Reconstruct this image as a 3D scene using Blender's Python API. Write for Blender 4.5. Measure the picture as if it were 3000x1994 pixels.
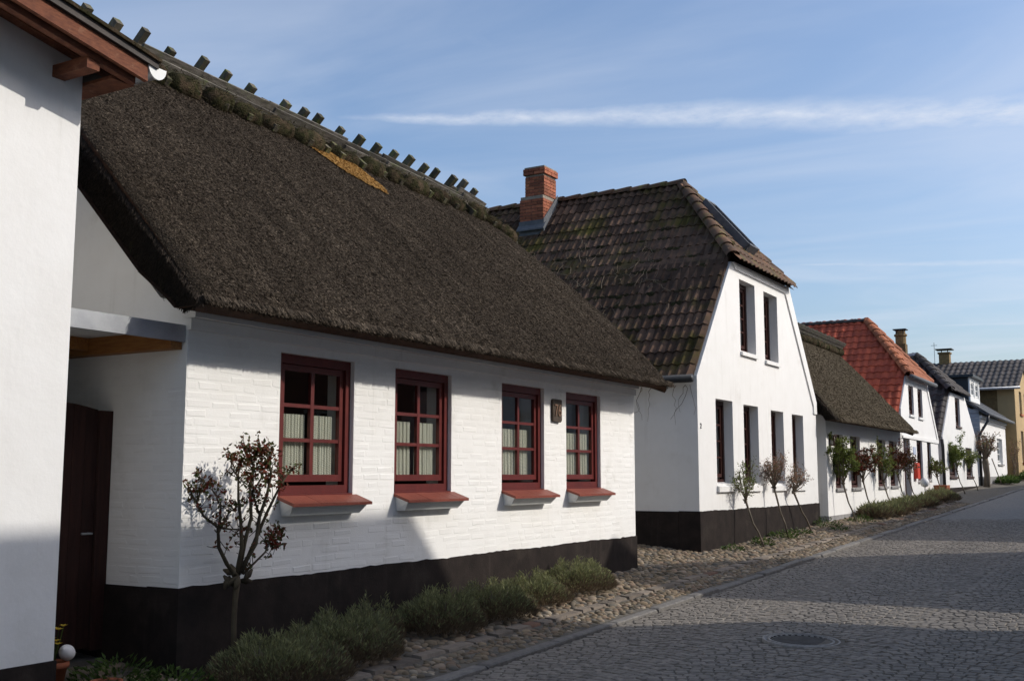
import bpy, math, random
import numpy as np
from mathutils import Vector, Matrix
from mathutils.geometry import tessellate_polygon
R = random.Random(7)
NR = np.random.default_rng(7)
for o in list(bpy.data.objects): bpy.data.objects.remove(o)
sc = bpy.context.scene
COL = sc.collection
# ------------------------------------------------------------------ camera, sky, sun, exposure
CAMZ = 1.65
YAW = math.radians(30.674); PITCH = math.radians(7.011)
FW = Vector((-math.sin(YAW)*math.cos(PITCH), math.cos(YAW)*math.cos(PITCH), math.sin(PITCH)))
cd = bpy.data.cameras.new('camera'); cam = bpy.data.objects.new('camera', cd); COL.objects.link(cam)
cam.location = (0, 0, CAMZ); cam.rotation_euler = FW.to_track_quat('-Z', 'Y').to_euler()
cd.sensor_fit = 'HORIZONTAL'; cd.sensor_width = 36; cd.lens = 38.15; cd.clip_end = 6000; cd.clip_start = .05
sc.camera = cam
SUN_AZ = math.radians(28)      # from +X towards +Y
SUN_EL = math.radians(33)
SDIR = Vector((math.cos(SUN_EL)*math.cos(SUN_AZ), math.cos(SUN_EL)*math.sin(SUN_AZ), math.sin(SUN_EL)))
sd = bpy.data.lights.new('sun', 'SUN'); sun = bpy.data.objects.new('sun', sd); COL.objects.link(sun)
sd.energy = 2.45; sd.angle = math.radians(.53); sd.color = (1, .95, .87)
sun.rotation_euler = (-SDIR).to_track_quat('-Z', 'Y').to_euler(); sun.location = (20, 10, 30)
sc.view_settings.view_transform = 'Standard'; sc.view_settings.look = 'None'
sc.view_settings.exposure = 0.32; sc.view_settings.gamma = 1; sc.view_settings.use_curve_mapping = False
W = bpy.data.worlds.new('World'); sc.world = W; W.use_nodes = True

class NT:
    """small node-tree helper"""
    def __init__(s, t): s.t = t; s.n = t.nodes; s.l = t.links
    def new(s, typ, **kw):
        n = s.n.new(typ)
        for k, v in kw.items(): setattr(n, k, v)
        return n
    def put(s, sock, v):
        if isinstance(v, bpy.types.NodeSocket): s.l.new(v, sock)
        elif v is not None: sock.default_value = v
    def math(s, op, a, b=None, c=None, clamp=False):
        n = s.new('ShaderNodeMath', operation=op, use_clamp=clamp)
        s.put(n.inputs[0], a)
        if b is not None: s.put(n.inputs[1], b)
        if c is not None: s.put(n.inputs[2], c)
        return n.outputs[0]
    def mix(s, f, a, b, blend='MIX'):
        n = s.new('ShaderNodeMix', data_type='RGBA', blend_type=blend)
        s.put(n.inputs[0], f)
        s.put(n.inputs[6], a if isinstance(a, bpy.types.NodeSocket) else (*a, 1))
        s.put(n.inputs[7], b if isinstance(b, bpy.types.NodeSocket) else (*b, 1))
        return n.outputs[2]
    def noise(s, vec, scale, detail=5, rough=.55, dist=0):
        n = s.new('ShaderNodeTexNoise'); s.put(n.inputs['Vector'], vec)
        n.inputs['Scale'].default_value = scale; n.inputs['Detail'].default_value = detail
        n.inputs['Roughness'].default_value = rough; n.inputs['Distortion'].default_value = dist
        return n.outputs['Fac']
    def ss(s, v, a, b):
        n = s.new('ShaderNodeMapRange', interpolation_type='SMOOTHSTEP'); s.put(n.inputs[0], v)
        n.inputs[1].default_value = a; n.inputs[2].default_value = b
        n.inputs[3].default_value = 0; n.inputs[4].default_value = 1
        return n.outputs[0]
    def comb(s, x, y, z):
        n = s.new('ShaderNodeCombineXYZ')
        for i, v in enumerate((x, y, z)): s.put(n.inputs[i], v)
        return n.outputs[0]

def make_sky():
    t = NT(W.node_tree); t.n.clear()
    out = t.new('ShaderNodeOutputWorld'); bg = t.new('ShaderNodeBackground')
    sky = t.new('ShaderNodeTexSky', sky_type='NISHITA')
    sky.sun_disc = False; sky.sun_elevation = SUN_EL; sky.sun_rotation = math.radians(90) - SUN_AZ
    sky.altitude = 10; sky.air_density = 1.0; sky.dust_density = 2.8; sky.ozone_density = 3.6
    tc = t.new('ShaderNodeTexCoord'); sep = t.new('ShaderNodeSeparateXYZ'); t.l.new(tc.outputs['Generated'], sep.inputs[0])
    z = t.math('MAXIMUM', sep.outputs[2], .03)
    px = t.math('DIVIDE', sep.outputs[0], z); py = t.math('DIVIDE', sep.outputs[1], z)
    P = t.comb(px, py, 0)
    wob = t.math('MULTIPLY', t.math('SUBTRACT', t.noise(P, 2.2, 5), .5), .22)
    fine = t.noise(P, 9, 8, .68)
    col = sky.outputs[0]
    mask = None
    def trail(a, b, w0, w1, ext0, ext1, strength):
        # streak at cloud height from a towards b (plane coordinates)
        a = Vector(a); b = Vector(b); L = (b-a).length; u = (b-a)/L; nn = Vector((-u.y, u.x))
        dx = t.math('SUBTRACT', px, a.x); dy = t.math('SUBTRACT', py, a.y)
        along = t.math('ADD', t.math('MULTIPLY', dx, u.x), t.math('MULTIPLY', dy, u.y))
        across = t.math('ADD', t.math('ADD', t.math('MULTIPLY', dx, nn.x), t.math('MULTIPLY', dy, nn.y)), t.math('MULTIPLY', wob, .6))
        tt = t.math('DIVIDE', along, L, clamp=True)
        w = t.math('ADD', w0, t.math('MULTIPLY', tt, w1-w0))
        q = t.math('DIVIDE', t.math('ABSOLUTE', across), w)
        m = t.math('SUBTRACT', 1, t.ss(q, -.2, 1.1))
        m = t.math('MULTIPLY', m, t.ss(along, ext0, ext0+.35))
        m = t.math('MULTIPLY', m, t.math('SUBTRACT', 1, t.ss(along, L+ext1, L+ext1+1.0)))
        m = t.math('MULTIPLY', m, t.math('ADD', -.15, t.math('MULTIPLY', fine, 2.1)))
        return t.math('MULTIPLY', m, strength)
    trs = [trail((-1.97, 2.29), (-.54, 3.1), .035, .24, -.05, 1.0, .70),
           trail((-1.53, 5.1), (-.5, 5.63), .05, .16, -.1, 1.5, .42),
           trail((-1.32, 7.72), (-.6, 7.98), .06, .13, -.1, 2.0, .35),
           trail((-1.27, 1.75), (-1.33, 2.47), .07, .14, -.3, .1, .10),
           trail((-1.62, 1.55), (-1.70, 2.05), .04, .09, -.3, .05, .08)]
    # thin cirrus veil over the whole sky
    mp = t.new('ShaderNodeMapping'); t.l.new(P, mp.inputs[0]); mp.inputs['Rotation'].default_value = (0, 0, math.radians(24)); mp.inputs['Scale'].default_value = (.7, 1.15, 1)
    ci = t.noise(mp.outputs[0], .9, 6, .52, .8)
    veil = t.math('MULTIPLY', t.ss(ci, .34, .80), .40)
    m = veil
    for k in trs: m = t.math('MAXIMUM', m, k)
    m = t.math('MULTIPLY', m, t.ss(sep.outputs[2], .03, .12))
    col = t.mix(m, col, (4.0, 4.3, 4.9))
    t.l.new(col, bg.inputs[0]); bg.inputs[1].default_value = .15
    t.l.new(bg.outputs[0], out.inputs[0])
make_sky()

# ------------------------------------------------------------------ materials
M = {}
def mat(name, c1, c2=None, scale=4, rough=.8, bump=0, bscale=40, rnd=0, stretch=None, metal=0, spots=None, spec=.3, bdist=.01, c3=None, scale3=1.5, lo3=.5, hi3=.7, streak=None):
    m = bpy.data.materials.new(name); m.use_nodes = True; t = NT(m.node_tree); t.n.clear()
    out = t.new('ShaderNodeOutputMaterial'); b = t.new('ShaderNodeBsdfPrincipled')
    g = t.new('ShaderNodeNewGeometry'); pos = g.outputs['Position']
    if stretch:
        mp = t.new('ShaderNodeMapping'); t.l.new(pos, mp.inputs[0]); mp.inputs['Scale'].default_value = stretch; pos2 = mp.outputs[0]
    else: pos2 = pos
    col = t.mix(t.ss(t.noise(pos2, scale, 7, .6), .3, .7), c1, c2 or c1)
    if c3: col = t.mix(t.ss(t.noise(pos, scale3, 8, .65), lo3, hi3), col, c3)
    if streak:   # rain marks running down
        mp3 = t.new('ShaderNodeMapping'); t.l.new(pos, mp3.inputs[0]); mp3.inputs['Scale'].default_value = (7, 7, .55)
        f3 = t.math('MULTIPLY', t.ss(t.noise(mp3.outputs[0], 1, 8, .7), .52, .80), t.ss(t.noise(pos, .55, 3), .40, .65))
        col = t.mix(t.math('MULTIPLY', f3, streak[0]), col, streak[1])
    if rnd:
        at = t.new('ShaderNodeAttribute', attribute_name='rnd'); oi = t.new('ShaderNodeObjectInfo')
        r = t.math('FRACT', t.math('ADD', at.outputs['Fac'], oi.outputs['Random']))
        v = t.math('ADD', 1-rnd, t.math('MULTIPLY', r, 2*rnd))
        col = t.mix(1.0, col, t.comb(v, v, v), 'MULTIPLY')
    t.put(b.inputs['Base Color'], col)
    b.inputs['Roughness'].default_value = rough; b.inputs['Metallic'].default_value = metal
    b.inputs['Specular IOR Level'].default_value = spec
    if bump:
        bn = t.new('ShaderNodeBump'); bn.inputs['Strength'].default_value = bump; bn.inputs['Distance'].default_value = bdist
        t.l.new(t.noise(pos2, bscale, 8, .65), bn.inputs['Height']); t.l.new(bn.outputs[0], b.inputs['Normal'])
    t.l.new(b.outputs[0], out.inputs[0]); M[name] = m
    return m
def ramp_mat(name, stops, rough=.85, nscale=2.0, namt=.35, trans=0, spec=.2, comb=0):
    """colour picked per piece from a ramp by the 'rnd' attribute, shifted by a broad noise"""
    m = bpy.data.materials.new(name); m.use_nodes = True; t = NT(m.node_tree); t.n.clear()
    out = t.new('ShaderNodeOutputMaterial'); b = t.new('ShaderNodeBsdfPrincipled')
    g = t.new('ShaderNodeNewGeometry'); at = t.new('ShaderNodeAttribute', attribute_name='rnd'); oi = t.new('ShaderNodeObjectInfo')
    f = t.math('ADD', at.outputs['Fac'], t.math('MULTIPLY', t.math('SUBTRACT', t.noise(g.outputs['Position'], nscale, 5), .5), namt))
    if comb:   # long streaks combed down the slope
        sp = t.new('ShaderNodeSeparateXYZ'); t.l.new(g.outputs['Position'], sp.inputs[0])
        f = t.math('ADD', f, t.math('MULTIPLY', t.math('SUBTRACT', t.noise(t.comb(0, sp.outputs[1], t.math('MULTIPLY', t.math('SUBTRACT', sp.outputs[2], sp.outputs[0]), .06)), 7, 7), .5), comb))
    rp = t.new('ShaderNodeValToRGB'); e = rp.color_ramp.elements
    while len(e) < len(stops): e.new(.5)
    for i, (p, c) in enumerate(stops): e[i].position = p; e[i].color = (*c, 1)
    t.l.new(f, rp.inputs[0]); t.put(b.inputs['Base Color'], rp.outputs[0])
    b.inputs['Roughness'].default_value = rough; b.inputs['Specular IOR Level'].default_value = spec
    sh = b.outputs[0]
    if trans:
        tr = t.new('ShaderNodeBsdfTranslucent'); t.put(tr.inputs[0], rp.outputs[0]); mx = t.new('ShaderNodeMixShader'); mx.inputs[0].default_value = trans
        t.l.new(sh, mx.inputs[1]); t.l.new(tr.outputs[0], mx.inputs[2]); sh = mx.outputs[0]
    t.l.new(sh, out.inputs[0]); M[name] = m
def glass_mat():
    m = bpy.data.materials.new('glass'); m.use_nodes = True; t = NT(m.node_tree); t.n.clear()
    out = t.new('ShaderNodeOutputMaterial'); tr = t.new('ShaderNodeBsdfTransparent'); gl = t.new('ShaderNodeBsdfGlossy')
    tr.inputs[0].default_value = (.86, .9, .88, 1); gl.inputs['Roughness'].default_value = .02
    lw = t.new('ShaderNodeLayerWeight'); lw.inputs[0].default_value = .5
    f2 = t.math('ADD', .06, t.math('MULTIPLY', t.math('POWER', lw.outputs['Facing'], 4), .9), clamp=True)
    mx = t.new('ShaderNodeMixShader'); t.l.new(f2, mx.inputs[0]); t.l.new(tr.outputs[0], mx.inputs[1]); t.l.new(gl.outputs[0], mx.inputs[2])
    t.l.new(mx.outputs[0], out.inputs[0]); M['glass'] = m
def lace_mat():
    m = bpy.data.materials.new('lace'); m.use_nodes = True; t = NT(m.node_tree); t.n.clear()
    out = t.new('ShaderNodeOutputMaterial'); b = t.new('ShaderNodeBsdfPrincipled'); b.inputs['Base Color'].default_value = (.80, .76, .64, 1); b.inputs['Roughness'].default_value = .9
    tr = t.new('ShaderNodeBsdfTransparent'); g = t.new('ShaderNodeNewGeometry'); sep = t.new('ShaderNodeSeparateXYZ'); t.l.new(g.outputs['Position'], sep.inputs[0])
    a = t.math('ABSOLUTE', t.math('SINE', t.math('MULTIPLY', t.math('ADD', sep.outputs[1], sep.outputs[2]), 300)))
    c = t.math('ABSOLUTE', t.math('SINE', t.math('MULTIPLY', t.math('SUBTRACT', sep.outputs[1], sep.outputs[2]), 210)))
    k = t.math('GREATER_THAN', t.math('MINIMUM', a, c), .42)
    mx = t.new('ShaderNodeMixShader'); t.l.new(t.math('MULTIPLY', k, .62), mx.inputs[0]); t.l.new(b.outputs[0], mx.inputs[1]); t.l.new(tr.outputs[0], mx.inputs[2])
    t.l.new(mx.outputs[0], out.inputs[0]); M['lace'] = m
glass_mat(); lace_mat()
mat('white_limewash', (.775, .762, .735), (.745, .73, .70), 3, .8, .25, 60, .02, bdist=.006, c3=(.66, .64, .60), scale3=2.2, lo3=.55, hi3=.8, streak=(.6, (.48, .45, .40)))
mat('white_brick', (.845, .83, .795), (.81, .79, .75), 3, .8, .25, 60, .02, bdist=.006, c3=(.68, .66, .61), scale3=2.2, lo3=.55, hi3=.8, streak=(.5, (.50, .47, .41)))
mat('white_render', (.80, .79, .77), (.76, .745, .72), 2, .8, .5, 14, 0, bdist=.006, c3=(.70, .69, .66), scale3=1.1, lo3=.56, hi3=.8, streak=(.55, (.48, .46, .41)))
mat('plinth_tar', (.021, .017, .0155), (.032, .025, .022), 5, .75, .4, 50, .1, spec=.06, c3=(.055, .045, .037), scale3=2.6, lo3=.52, hi3=.8, streak=(.6, (.085, .07, .058)))
mat('plinth_grey', (.33, .32, .31), (.25, .24, .23), 4, .85, .4, 30)
mat('red_paint', (.125, .020, .016), (.095, .015, .013), 9, .42, .15, 60, .05, spec=.4)
mat('sill_paint', (.235, .056, .032), (.185, .043, .026), 7, .5, .3, 60, .08, stretch=(1, 8, 1), spec=.4)
mat('dark_frame', (.055, .018, .013), (.04, .013, .01), 9, .45, .15, 60, .08)
mat('white_paint', (.78, .78, .76), (.72, .72, .70), 6, .6, .1, 40, .03)
mat('brown_wood', (.20, .075, .04), (.12, .045, .028), 5, .65, .5, 30, .1, stretch=(3, 3, 14), c3=(.29, .15, .09), scale3=9, lo3=.55, hi3=.75, spec=.15)
mat('pine_wood', (.36, .16, .045), (.25, .10, .03), 6, .6, .3, 30, .08, stretch=(1, 8, 8))
mat('gate_wood', (.036, .012, .008), (.022, .007, .005), 5, .7, .4, 40, .15, stretch=(6, 6, .8))
mat('old_wood', (.17, .15, .125), (.06, .052, .042), 7, .9, .8, 40, .3, stretch=(5, 1, 5), c3=(.10, .11, .05), scale3=6, lo3=.5, hi3=.7)
mat('stick_wood', (.13, .11, .08), (.055, .048, .034), 9, .9, .8, 40, .35, c3=(.09, .10, .03), scale3=12, lo3=.45, hi3=.65)
mat('zinc', (.42, .43, .44), (.33, .34, .36), 6, .42, .1, 40, .05, metal=.6)
mat('lead', (.12, .125, .135), (.08, .085, .095), 8, .7, .2, 30, .05)
mat('dark_metal', (.035, .037, .04), (.05, .05, .05), 9, .45, .1, 40, .05, metal=.4)
mat('cast_iron', (.075, .068, .062), (.045, .042, .04), 20, .5, .5, 90, .05, metal=.5)
mat('worn_iron', (.30, .285, .26), (.17, .16, .145), 25, .6, .4, 90, .05)
mat('concrete', (.10, .095, .088), (.07, .066, .06), 12, .95, .5, 90, spec=.05)
mat('thatch_base', (.062, .048, .036), (.040, .031, .024), 9, .95, .6, 110, 0, bdist=.012, spec=.05)
mat('thatch_cut', (.10, .052, .030), (.055, .030, .019), 12, .95, 1, 60, 0, bdist=.03)
mat('soil', (.075, .058, .042), (.045, .036, .026), 6, .95, .8, 40, 0, bdist=.02)
mat('grass_ground', (.07, .085, .03), (.05, .06, .025), 2, .95, .8, 20, 0, bdist=.02)
mat('joint_sand', (.15, .133, .108), (.095, .083, .068), 9, .95, .8, 90, 0, bdist=.008, c3=(.06, .075, .03), scale3=2.5, lo3=.58, hi3=.75)
mat('sett', (.235, .207, .172), (.155, .138, .12), 22, .8, .5, 120, .18, bdist=.004, spec=.2)
mat('sett_far', (.215, .197, .174), (.14, .132, .12), 14, .75, .8, 45, 0, bdist=.02)
mat('kerb_stone', (.20, .185, .165), (.13, .12, .11), 16, .8, .6, 60, .2, bdist=.008)
mat('slab', (.21, .17, .13), (.14, .115, .092), 9, .85, .6, 50, .3)
mat('slab_red', (.20, .12, .085), (.15, .09, .065), 9, .9, .6, 50, .25, spec=.1)
mat('brick_red', (.30, .105, .05), (.20, .06, .035), 14, .85, .5, 90, .35, bdist=.004)
mat('mortar', (.28, .24, .19), (.2, .17, .14), 14, .95, .4, 90)
mat('tile_dark', (.115, .070, .047), (.056, .038, .029), 6, .85, .5, 60, .45, c3=(.072, .060, .016), scale3=1.2, lo3=.48, hi3=.68, spec=.08)
mat('tile_ridge', (.15, .075, .04), (.075, .05, .033), 5, .8, .5, 60, .3, c3=(.13, .11, .03), scale3=4, lo3=.5, hi3=.68)
mat('tile_red', (.42, .085, .038), (.30, .055, .028), 5, .75, .3, 60, .28, spec=.3)
mat('tile_orange', (.36, .12, .05), (.26, .085, .04), 6, .75, .3, 60, .2)
mat('tile_grey', (.075, .062, .055), (.045, .04, .037), 5, .75, .4, 50, .25)
mat('slate', (.085, .088, .095), (.06, .062, .068), 6, .7, .3, 40, .12)
mat('yellow_render', (.44, .315, .16), (.39, .28, .145), 2, .85, .4, 20)
mat('yellow_brick', (.20, .135, .06), (.13, .085, .04), 12, .9, .6, 60, .25)
mat('blue_cladding', (.42, .45, .50), (.36, .39, .44), 4, .7, .2, 30)
mat('dark_cladding', (.028, .036, .045), (.02, .026, .032), 4, .5, .2, 30)
mat('moss', (.052, .050, .022), (.024, .023, .013), 14, .95, 1, 60, .3, bdist=.05, c3=(.09, .065, .042), scale3=6, lo3=.42, hi3=.62, spec=.05)
mat('bark', (.19, .155, .115), (.10, .08, .06), 14, .9, .7, 60, .1, stretch=(1, 1, .3))
mat('rose_bark', (.095, .078, .05), (.05, .038, .027), 14, .9, .7, 60, .1, stretch=(1, 1, .3), spec=.1)
mat('terracotta', (.34, .11, .05), (.26, .08, .04), 8, .8, .2, 40, .1)
mat('egg_white', (.80, .78, .76), (.74, .71, .70), 6, .55, .05, 30)
mat('bronze_plaque', (.075, .052, .035), (.05, .034, .024), 12, .6, .5, 60)
mat('bronze_figure', (.21, .12, .075), (.15, .085, .055), 12, .55, .3, 60)
mat('black_paint', (.015, .015, .015), None, 4, .5)
mat('postbox_red', (.62, .045, .02), (.55, .04, .02), 4, .35)
mat('blue_sign', (.50, .55, .68), (.46, .51, .64), 4, .4)
mat('lamp_glass', (.55, .52, .45), (.45, .42, .36), 8, .2)
mat('room_shade', (.05, .045, .04), None, 4, .9)  # room shade put into the colour of the backing behind the windows
mat('plaster_opposite', (.78, .76, .72), (.74, .72, .68), 2, .9, .3, 20)
mat('brick_opposite', (.24, .10, .06), (.17, .07, .045), 9, .9, .4, 30)
ramp_mat('thatch_verge_shade', [(0, (.015, .011, .008)), (.5, (.04, .03, .022)), (1, (.08, .06, .045))], .95, 1.3, .3)  # thatch colours darkened: shade on the cut end and between its reeds
ramp_mat('thatch', [(0, (.018, .014, .010)), (.35, (.058, .045, .033)), (.75, (.118, .093, .069)), (1, (.26, .205, .148))], .9, .9, .35, comb=.75, spec=.05)
ramp_mat('thatch_far', [(0, (.075, .06, .040)), (.4, (.125, .10, .068)), (.8, (.175, .142, .098)), (1, (.23, .19, .135))], .9, 1.0, .3, comb=.4, spec=.05)
ramp_mat('heather', [(0, (.02, .018, .01)), (.6, (.055, .045, .025)), (1, (.10, .085, .04))], .9, 4, .5, spec=.05)
ramp_mat('straw', [(0, (.20, .10, .025)), (.5, (.40, .22, .06)), (1, (.58, .36, .13))], .85, 3, .3)
ramp_mat('cobble', [(0, (.085, .072, .052)), (.2, (.21, .16, .105)), (.4, (.125, .115, .098)), (.6, (.26, .20, .13)), (.8, (.20, .14, .098)), (1, (.33, .28, .21))], .85, 1.5, .3, spec=.12)
ramp_mat('rose_leaf', [(0, (.16, .025, .015)), (.35, (.13, .04, .018)), (.6, (.07, .055, .02)), (1, (.07, .10, .025))], .5, 2, .2, .25)
ramp_mat('rose_leaf_green', [(0, (.15, .05, .02)), (.3, (.10, .10, .03)), (.7, (.14, .18, .04)), (1, (.20, .25, .07))], .6, 2, .2, .45)
ramp_mat('rose_leaf_pink', [(0, (.34, .19, .14)), (.4, (.25, .14, .10)), (.75, (.17, .15, .07)), (1, (.20, .22, .09))], .6, 2, .2, .5)
ramp_mat('lavender', [(0, (.10, .07, .045)), (.42, (.18, .135, .08)), (.5, (.14, .145, .08)), (.8, (.20, .21, .095)), (1, (.33, .33, .15))], .8, 2.5, .25, .25)
ramp_mat('green_leaf', [(0, (.03, .055, .015)), (.5, (.06, .10, .022)), (1, (.11, .16, .04))], .55, 3, .3, .3)
ramp_mat('yellow_petal', [(0, (.55, .36, .02)), (1, (.75, .58, .10))], .6, 3, .3, .3)

# ------------------------------------------------------------------ mesh helpers
class MB:
    def __init__(s): s.v = []; s.f = []; s.r = []
    def add(s, vs, fs, rnd=None):
        n = len(s.v); s.v.extend(tuple(v) for v in vs); s.f.extend(tuple(i+n for i in f) for f in fs)
        rr = R.random() if rnd is None else rnd
        s.r.extend([rr]*len(fs)); return s
    def box(s, x0, x1, y0, y1, z0, z1, rnd=None):
        return s.add([(x0,y0,z0),(x1,y0,z0),(x1,y1,z0),(x0,y1,z0),(x0,y0,z1),(x1,y0,z1),(x1,y1,z1),(x0,y1,z1)],
                     [(3,2,1,0),(4,5,6,7),(0,1,5,4),(1,2,6,5),(2,3,7,6),(3,0,4,7)], rnd)
    def hexa(s, p, rnd=None):   # 8 points, bottom 4 then top 4
        return s.add(p, [(3,2,1,0),(4,5,6,7),(0,1,5,4),(1,2,6,5),(2,3,7,6),(3,0,4,7)], rnd)
    def bar(s, a, b, w, h, up=(0,0,1), rnd=None):  # rectangular bar from a to b
        a = Vector(a); b = Vector(b); d = (b-a).normalized(); u = Vector(up); sd = d.cross(u)
        if sd.length < 1e-4: sd = d.cross(Vector((1,0,0)))
        sd.normalize(); u = sd.cross(d).normalized(); sd *= w/2; u *= h/2
        return s.hexa([a-sd-u, a+sd-u, b+sd-u, b-sd-u, a-sd+u, a+sd+u, b+sd+u, b-sd+u], rnd)
    def tube(s, pts, rad, n=6, rnd=None, cap=True):
        pts = [Vector(p) for p in pts]; m = len(pts)
        if not hasattr(rad, '__len__'): rad = [rad]*m
        vs = []; fs = []
        ref = Vector((.31, .83, .47))
        for i, p in enumerate(pts):
            d = (pts[min(i+1, m-1)]-pts[max(i-1, 0)]).normalized(); a = d.cross(ref)
            if a.length < .05: a = d.cross(Vector((1, 0, 0)))
            a.normalize(); b = d.cross(a)
            for k in range(n):
                t = 2*math.pi*k/n; vs.append(p+(a*math.cos(t)+b*math.sin(t))*rad[i])
        for i in range(m-1):
            for k in range(n): fs.append((i*n+k, i*n+(k+1) % n, (i+1)*n+(k+1) % n, (i+1)*n+k))
        if cap: fs.append(tuple(range(n))[::-1]); fs.append(tuple((m-1)*n+k for k in range(n)))
        return s.add(vs, fs, rnd)
    def lathe(s, prof, c, n=16, rnd=None):
        vs = []; fs = []; m = len(prof)
        for r, z in prof:
            for k in range(n):
                t = 2*math.pi*k/n; vs.append((c[0]+r*math.cos(t), c[1]+r*math.sin(t), c[2]+z))
        for i in range(m-1):
            for k in range(n): fs.append((i*n+k, i*n+(k+1) % n, (i+1)*n+(k+1) % n, (i+1)*n+k))
        return s.add(vs, fs, rnd)
    def prism(s, poly, fn, d0, d1, holes=(), rnd=None):
        """poly in 2D (with rectangular holes as 4-point loops) swept from depth d0 to d1; fn(a,b,d) gives the point"""
        loops = [list(poly)] + [list(h) for h in holes]
        flat = [p for l in loops for p in l]; N = len(flat)
        tris = tessellate_polygon([[Vector((p[0], p[1], 0)) for p in l] for l in loops])
        vs = [fn(p[0], p[1], d0) for p in flat] + [fn(p[0], p[1], d1) for p in flat]
        fs = [tuple(t) for t in tris] + [tuple(i+N for i in t)[::-1] for t in tris]
        o = 0
        for l in loops:
            for i in range(len(l)): j = (i+1) % len(l); fs.append((o+i, o+j, o+j+N, o+i+N))
            o += len(l)
        return s.add(vs, fs, rnd)
    def mesh(s, name, m, smooth=False):
        me = bpy.data.meshes.new(name); me.from_pydata(s.v, [], s.f); me.materials.append(M[m] if isinstance(m, str) else m)
        at = me.attributes.new('rnd', 'FLOAT', 'FACE'); at.data.foreach_set('value', s.r)
        fixn(me)
        if smooth: me.polygons.foreach_set('use_smooth', [True]*len(me.polygons))
        return me
    def build(s, name, m, parent=None, smooth=False, kind=None, label=None):
        return link(s.mesh(name, m, smooth), name, parent, kind, label)
import bmesh
def fixn(me):
    bm = bmesh.new(); bm.from_mesh(me); bmesh.ops.recalc_face_normals(bm, faces=bm.faces); bm.to_mesh(me); bm.free()
def wpos(o):   # world offset of an unrotated parent chain
    v = Vector((0, 0, 0))
    while o: v += o.location; o = o.parent
    return v
def link(me, name, parent=None, kind=None, label=None, at=(0, 0, 0)):
    o = bpy.data.objects.new(name, me); COL.objects.link(o); o.location = Vector(at)
    if parent: o.parent = parent; o.location = Vector(at)-wpos(parent)
    if kind: o['kind'] = kind
    if label: o['label'] = label
    return o
def np_mesh(name, V, F, rnd, m):
    me = bpy.data.meshes.new(name); V = np.asarray(V, np.float32); F = np.asarray(F, np.int32); k = F.shape[1]
    me.vertices.add(len(V)); me.vertices.foreach_set('co', V.ravel())
    me.loops.add(F.size); me.loops.foreach_set('vertex_index', F.ravel())
    me.polygons.add(len(F)); me.polygons.foreach_set('loop_start', np.arange(len(F), dtype=np.int32)*k)
    me.materials.append(M[m]); at = me.attributes.new('rnd', 'FLOAT', 'FACE'); at.data.foreach_set('value', np.asarray(rnd, np.float32))
    me.update(calc_edges=True); me.validate(); return me
def thing(name, label, cat, loc, group=None):
    o = bpy.data.objects.new(name, None); COL.objects.link(o); o.location = loc; o.empty_display_size = .2
    o['label'] = label; o['category'] = cat
    if group: o['group'] = group
    return o
def tag(o, label, cat, group=None):
    o['label'] = label; o['category'] = cat
    if group: o['group'] = group
    return o
FX = lambda a, b, d: (d, a, b)     # plate facing the street: (y,z) swept along x
FY = lambda a, b, d: (a, d, b)     # plate across the street: (x,z) swept along y
def rect(y0, y1, z0, z1): return [(y0, z0), (y1, z0), (y1, z1), (y0, z1)]
RT = Vector((math.cos(YAW), math.sin(YAW), 0)); UP = RT.cross(FW)
def screen(p):   # used only to order pieces by how large the photograph shows them
    v = Vector(p)-Vector((0, 0, CAMZ)); z = v.dot(FW)
    if z < .1: return None
    return v.dot(RT)/z*38.15/18, v.dot(UP)/z*38.15/18, z
def inview(p, m=1.03):
    q = screen(p); return q is not None and abs(q[0]) < m and abs(q[1]) < m*.665

# ------------------------------------------------------------------ ground, road, kerb, pavement
SL = .0235
def kz(y): return SL*min(y, 75) if y > -20 else SL*-20
def pav(x, y):  # pavement surface between kerb and houses, and the passages behind
    t = max(0, -4.7-x); return kz(y)+.012+.088*min(t, 3.2)
def roadz(x, y): return kz(y)-.038+.075*(1-((x+.9)/3.8)**2)
def grid(name, xs, ys, fz, m, kind='structure'):
    b = MB(); vs = [(x, y, fz(x, y)) for y in ys for x in xs]; n = len(xs)
    b.add(vs, [(j*n+i, j*n+i+1, (j+1)*n+i+1, (j+1)*n+i) for j in range(len(ys)-1) for i in range(n-1)], .5)
    return b.build(name, m, None, True, kind)
ys_all = [-3000, -400, -60, -20, -8, 0, 8, 16, 24, 32, 40, 48, 56, 64, 75, 120, 400, 3000]
grid('ground', [-3000, -400, -60, -16, -11, -8, -4.7, 2.9, 3, 12, 60, 400, 3000], ys_all,
     lambda x, y: (pav(x, y) if x < -4.6 else roadz(max(-4.6, min(x, 2.8)), y))-.10, 'grass_ground')
ysr = [-8+.5*i for i in range(170)]
grid('road', [-4.60+.25*i for i in range(30)]+[2.85], ysr, lambda x, y: roadz(x, y)-.002, 'joint_sand')
road = bpy.data.objects['road']
far = grid('road_surface', [-4.59+.5*i for i in range(15)]+[2.84], [26+.5*i for i in range(100)], lambda x, y: roadz(x, y)+.004, 'sett_far')
far.name = 'paved_road'
grid('pavement', [-8.6, -8, -7.4, -6.8, -6.2, -5.6, -5.1, -4.7], [-8+.5*i for i in range(146)], lambda x, y: pav(x, y)-.012, 'joint_sand')
pavement = bpy.data.objects['pavement']
grid('pavement_opposite', [2.86, 3.3, 4, 12], [-20+4*i for i in range(24)], lambda x, y: kz(y)+.03, 'joint_sand')
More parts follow.
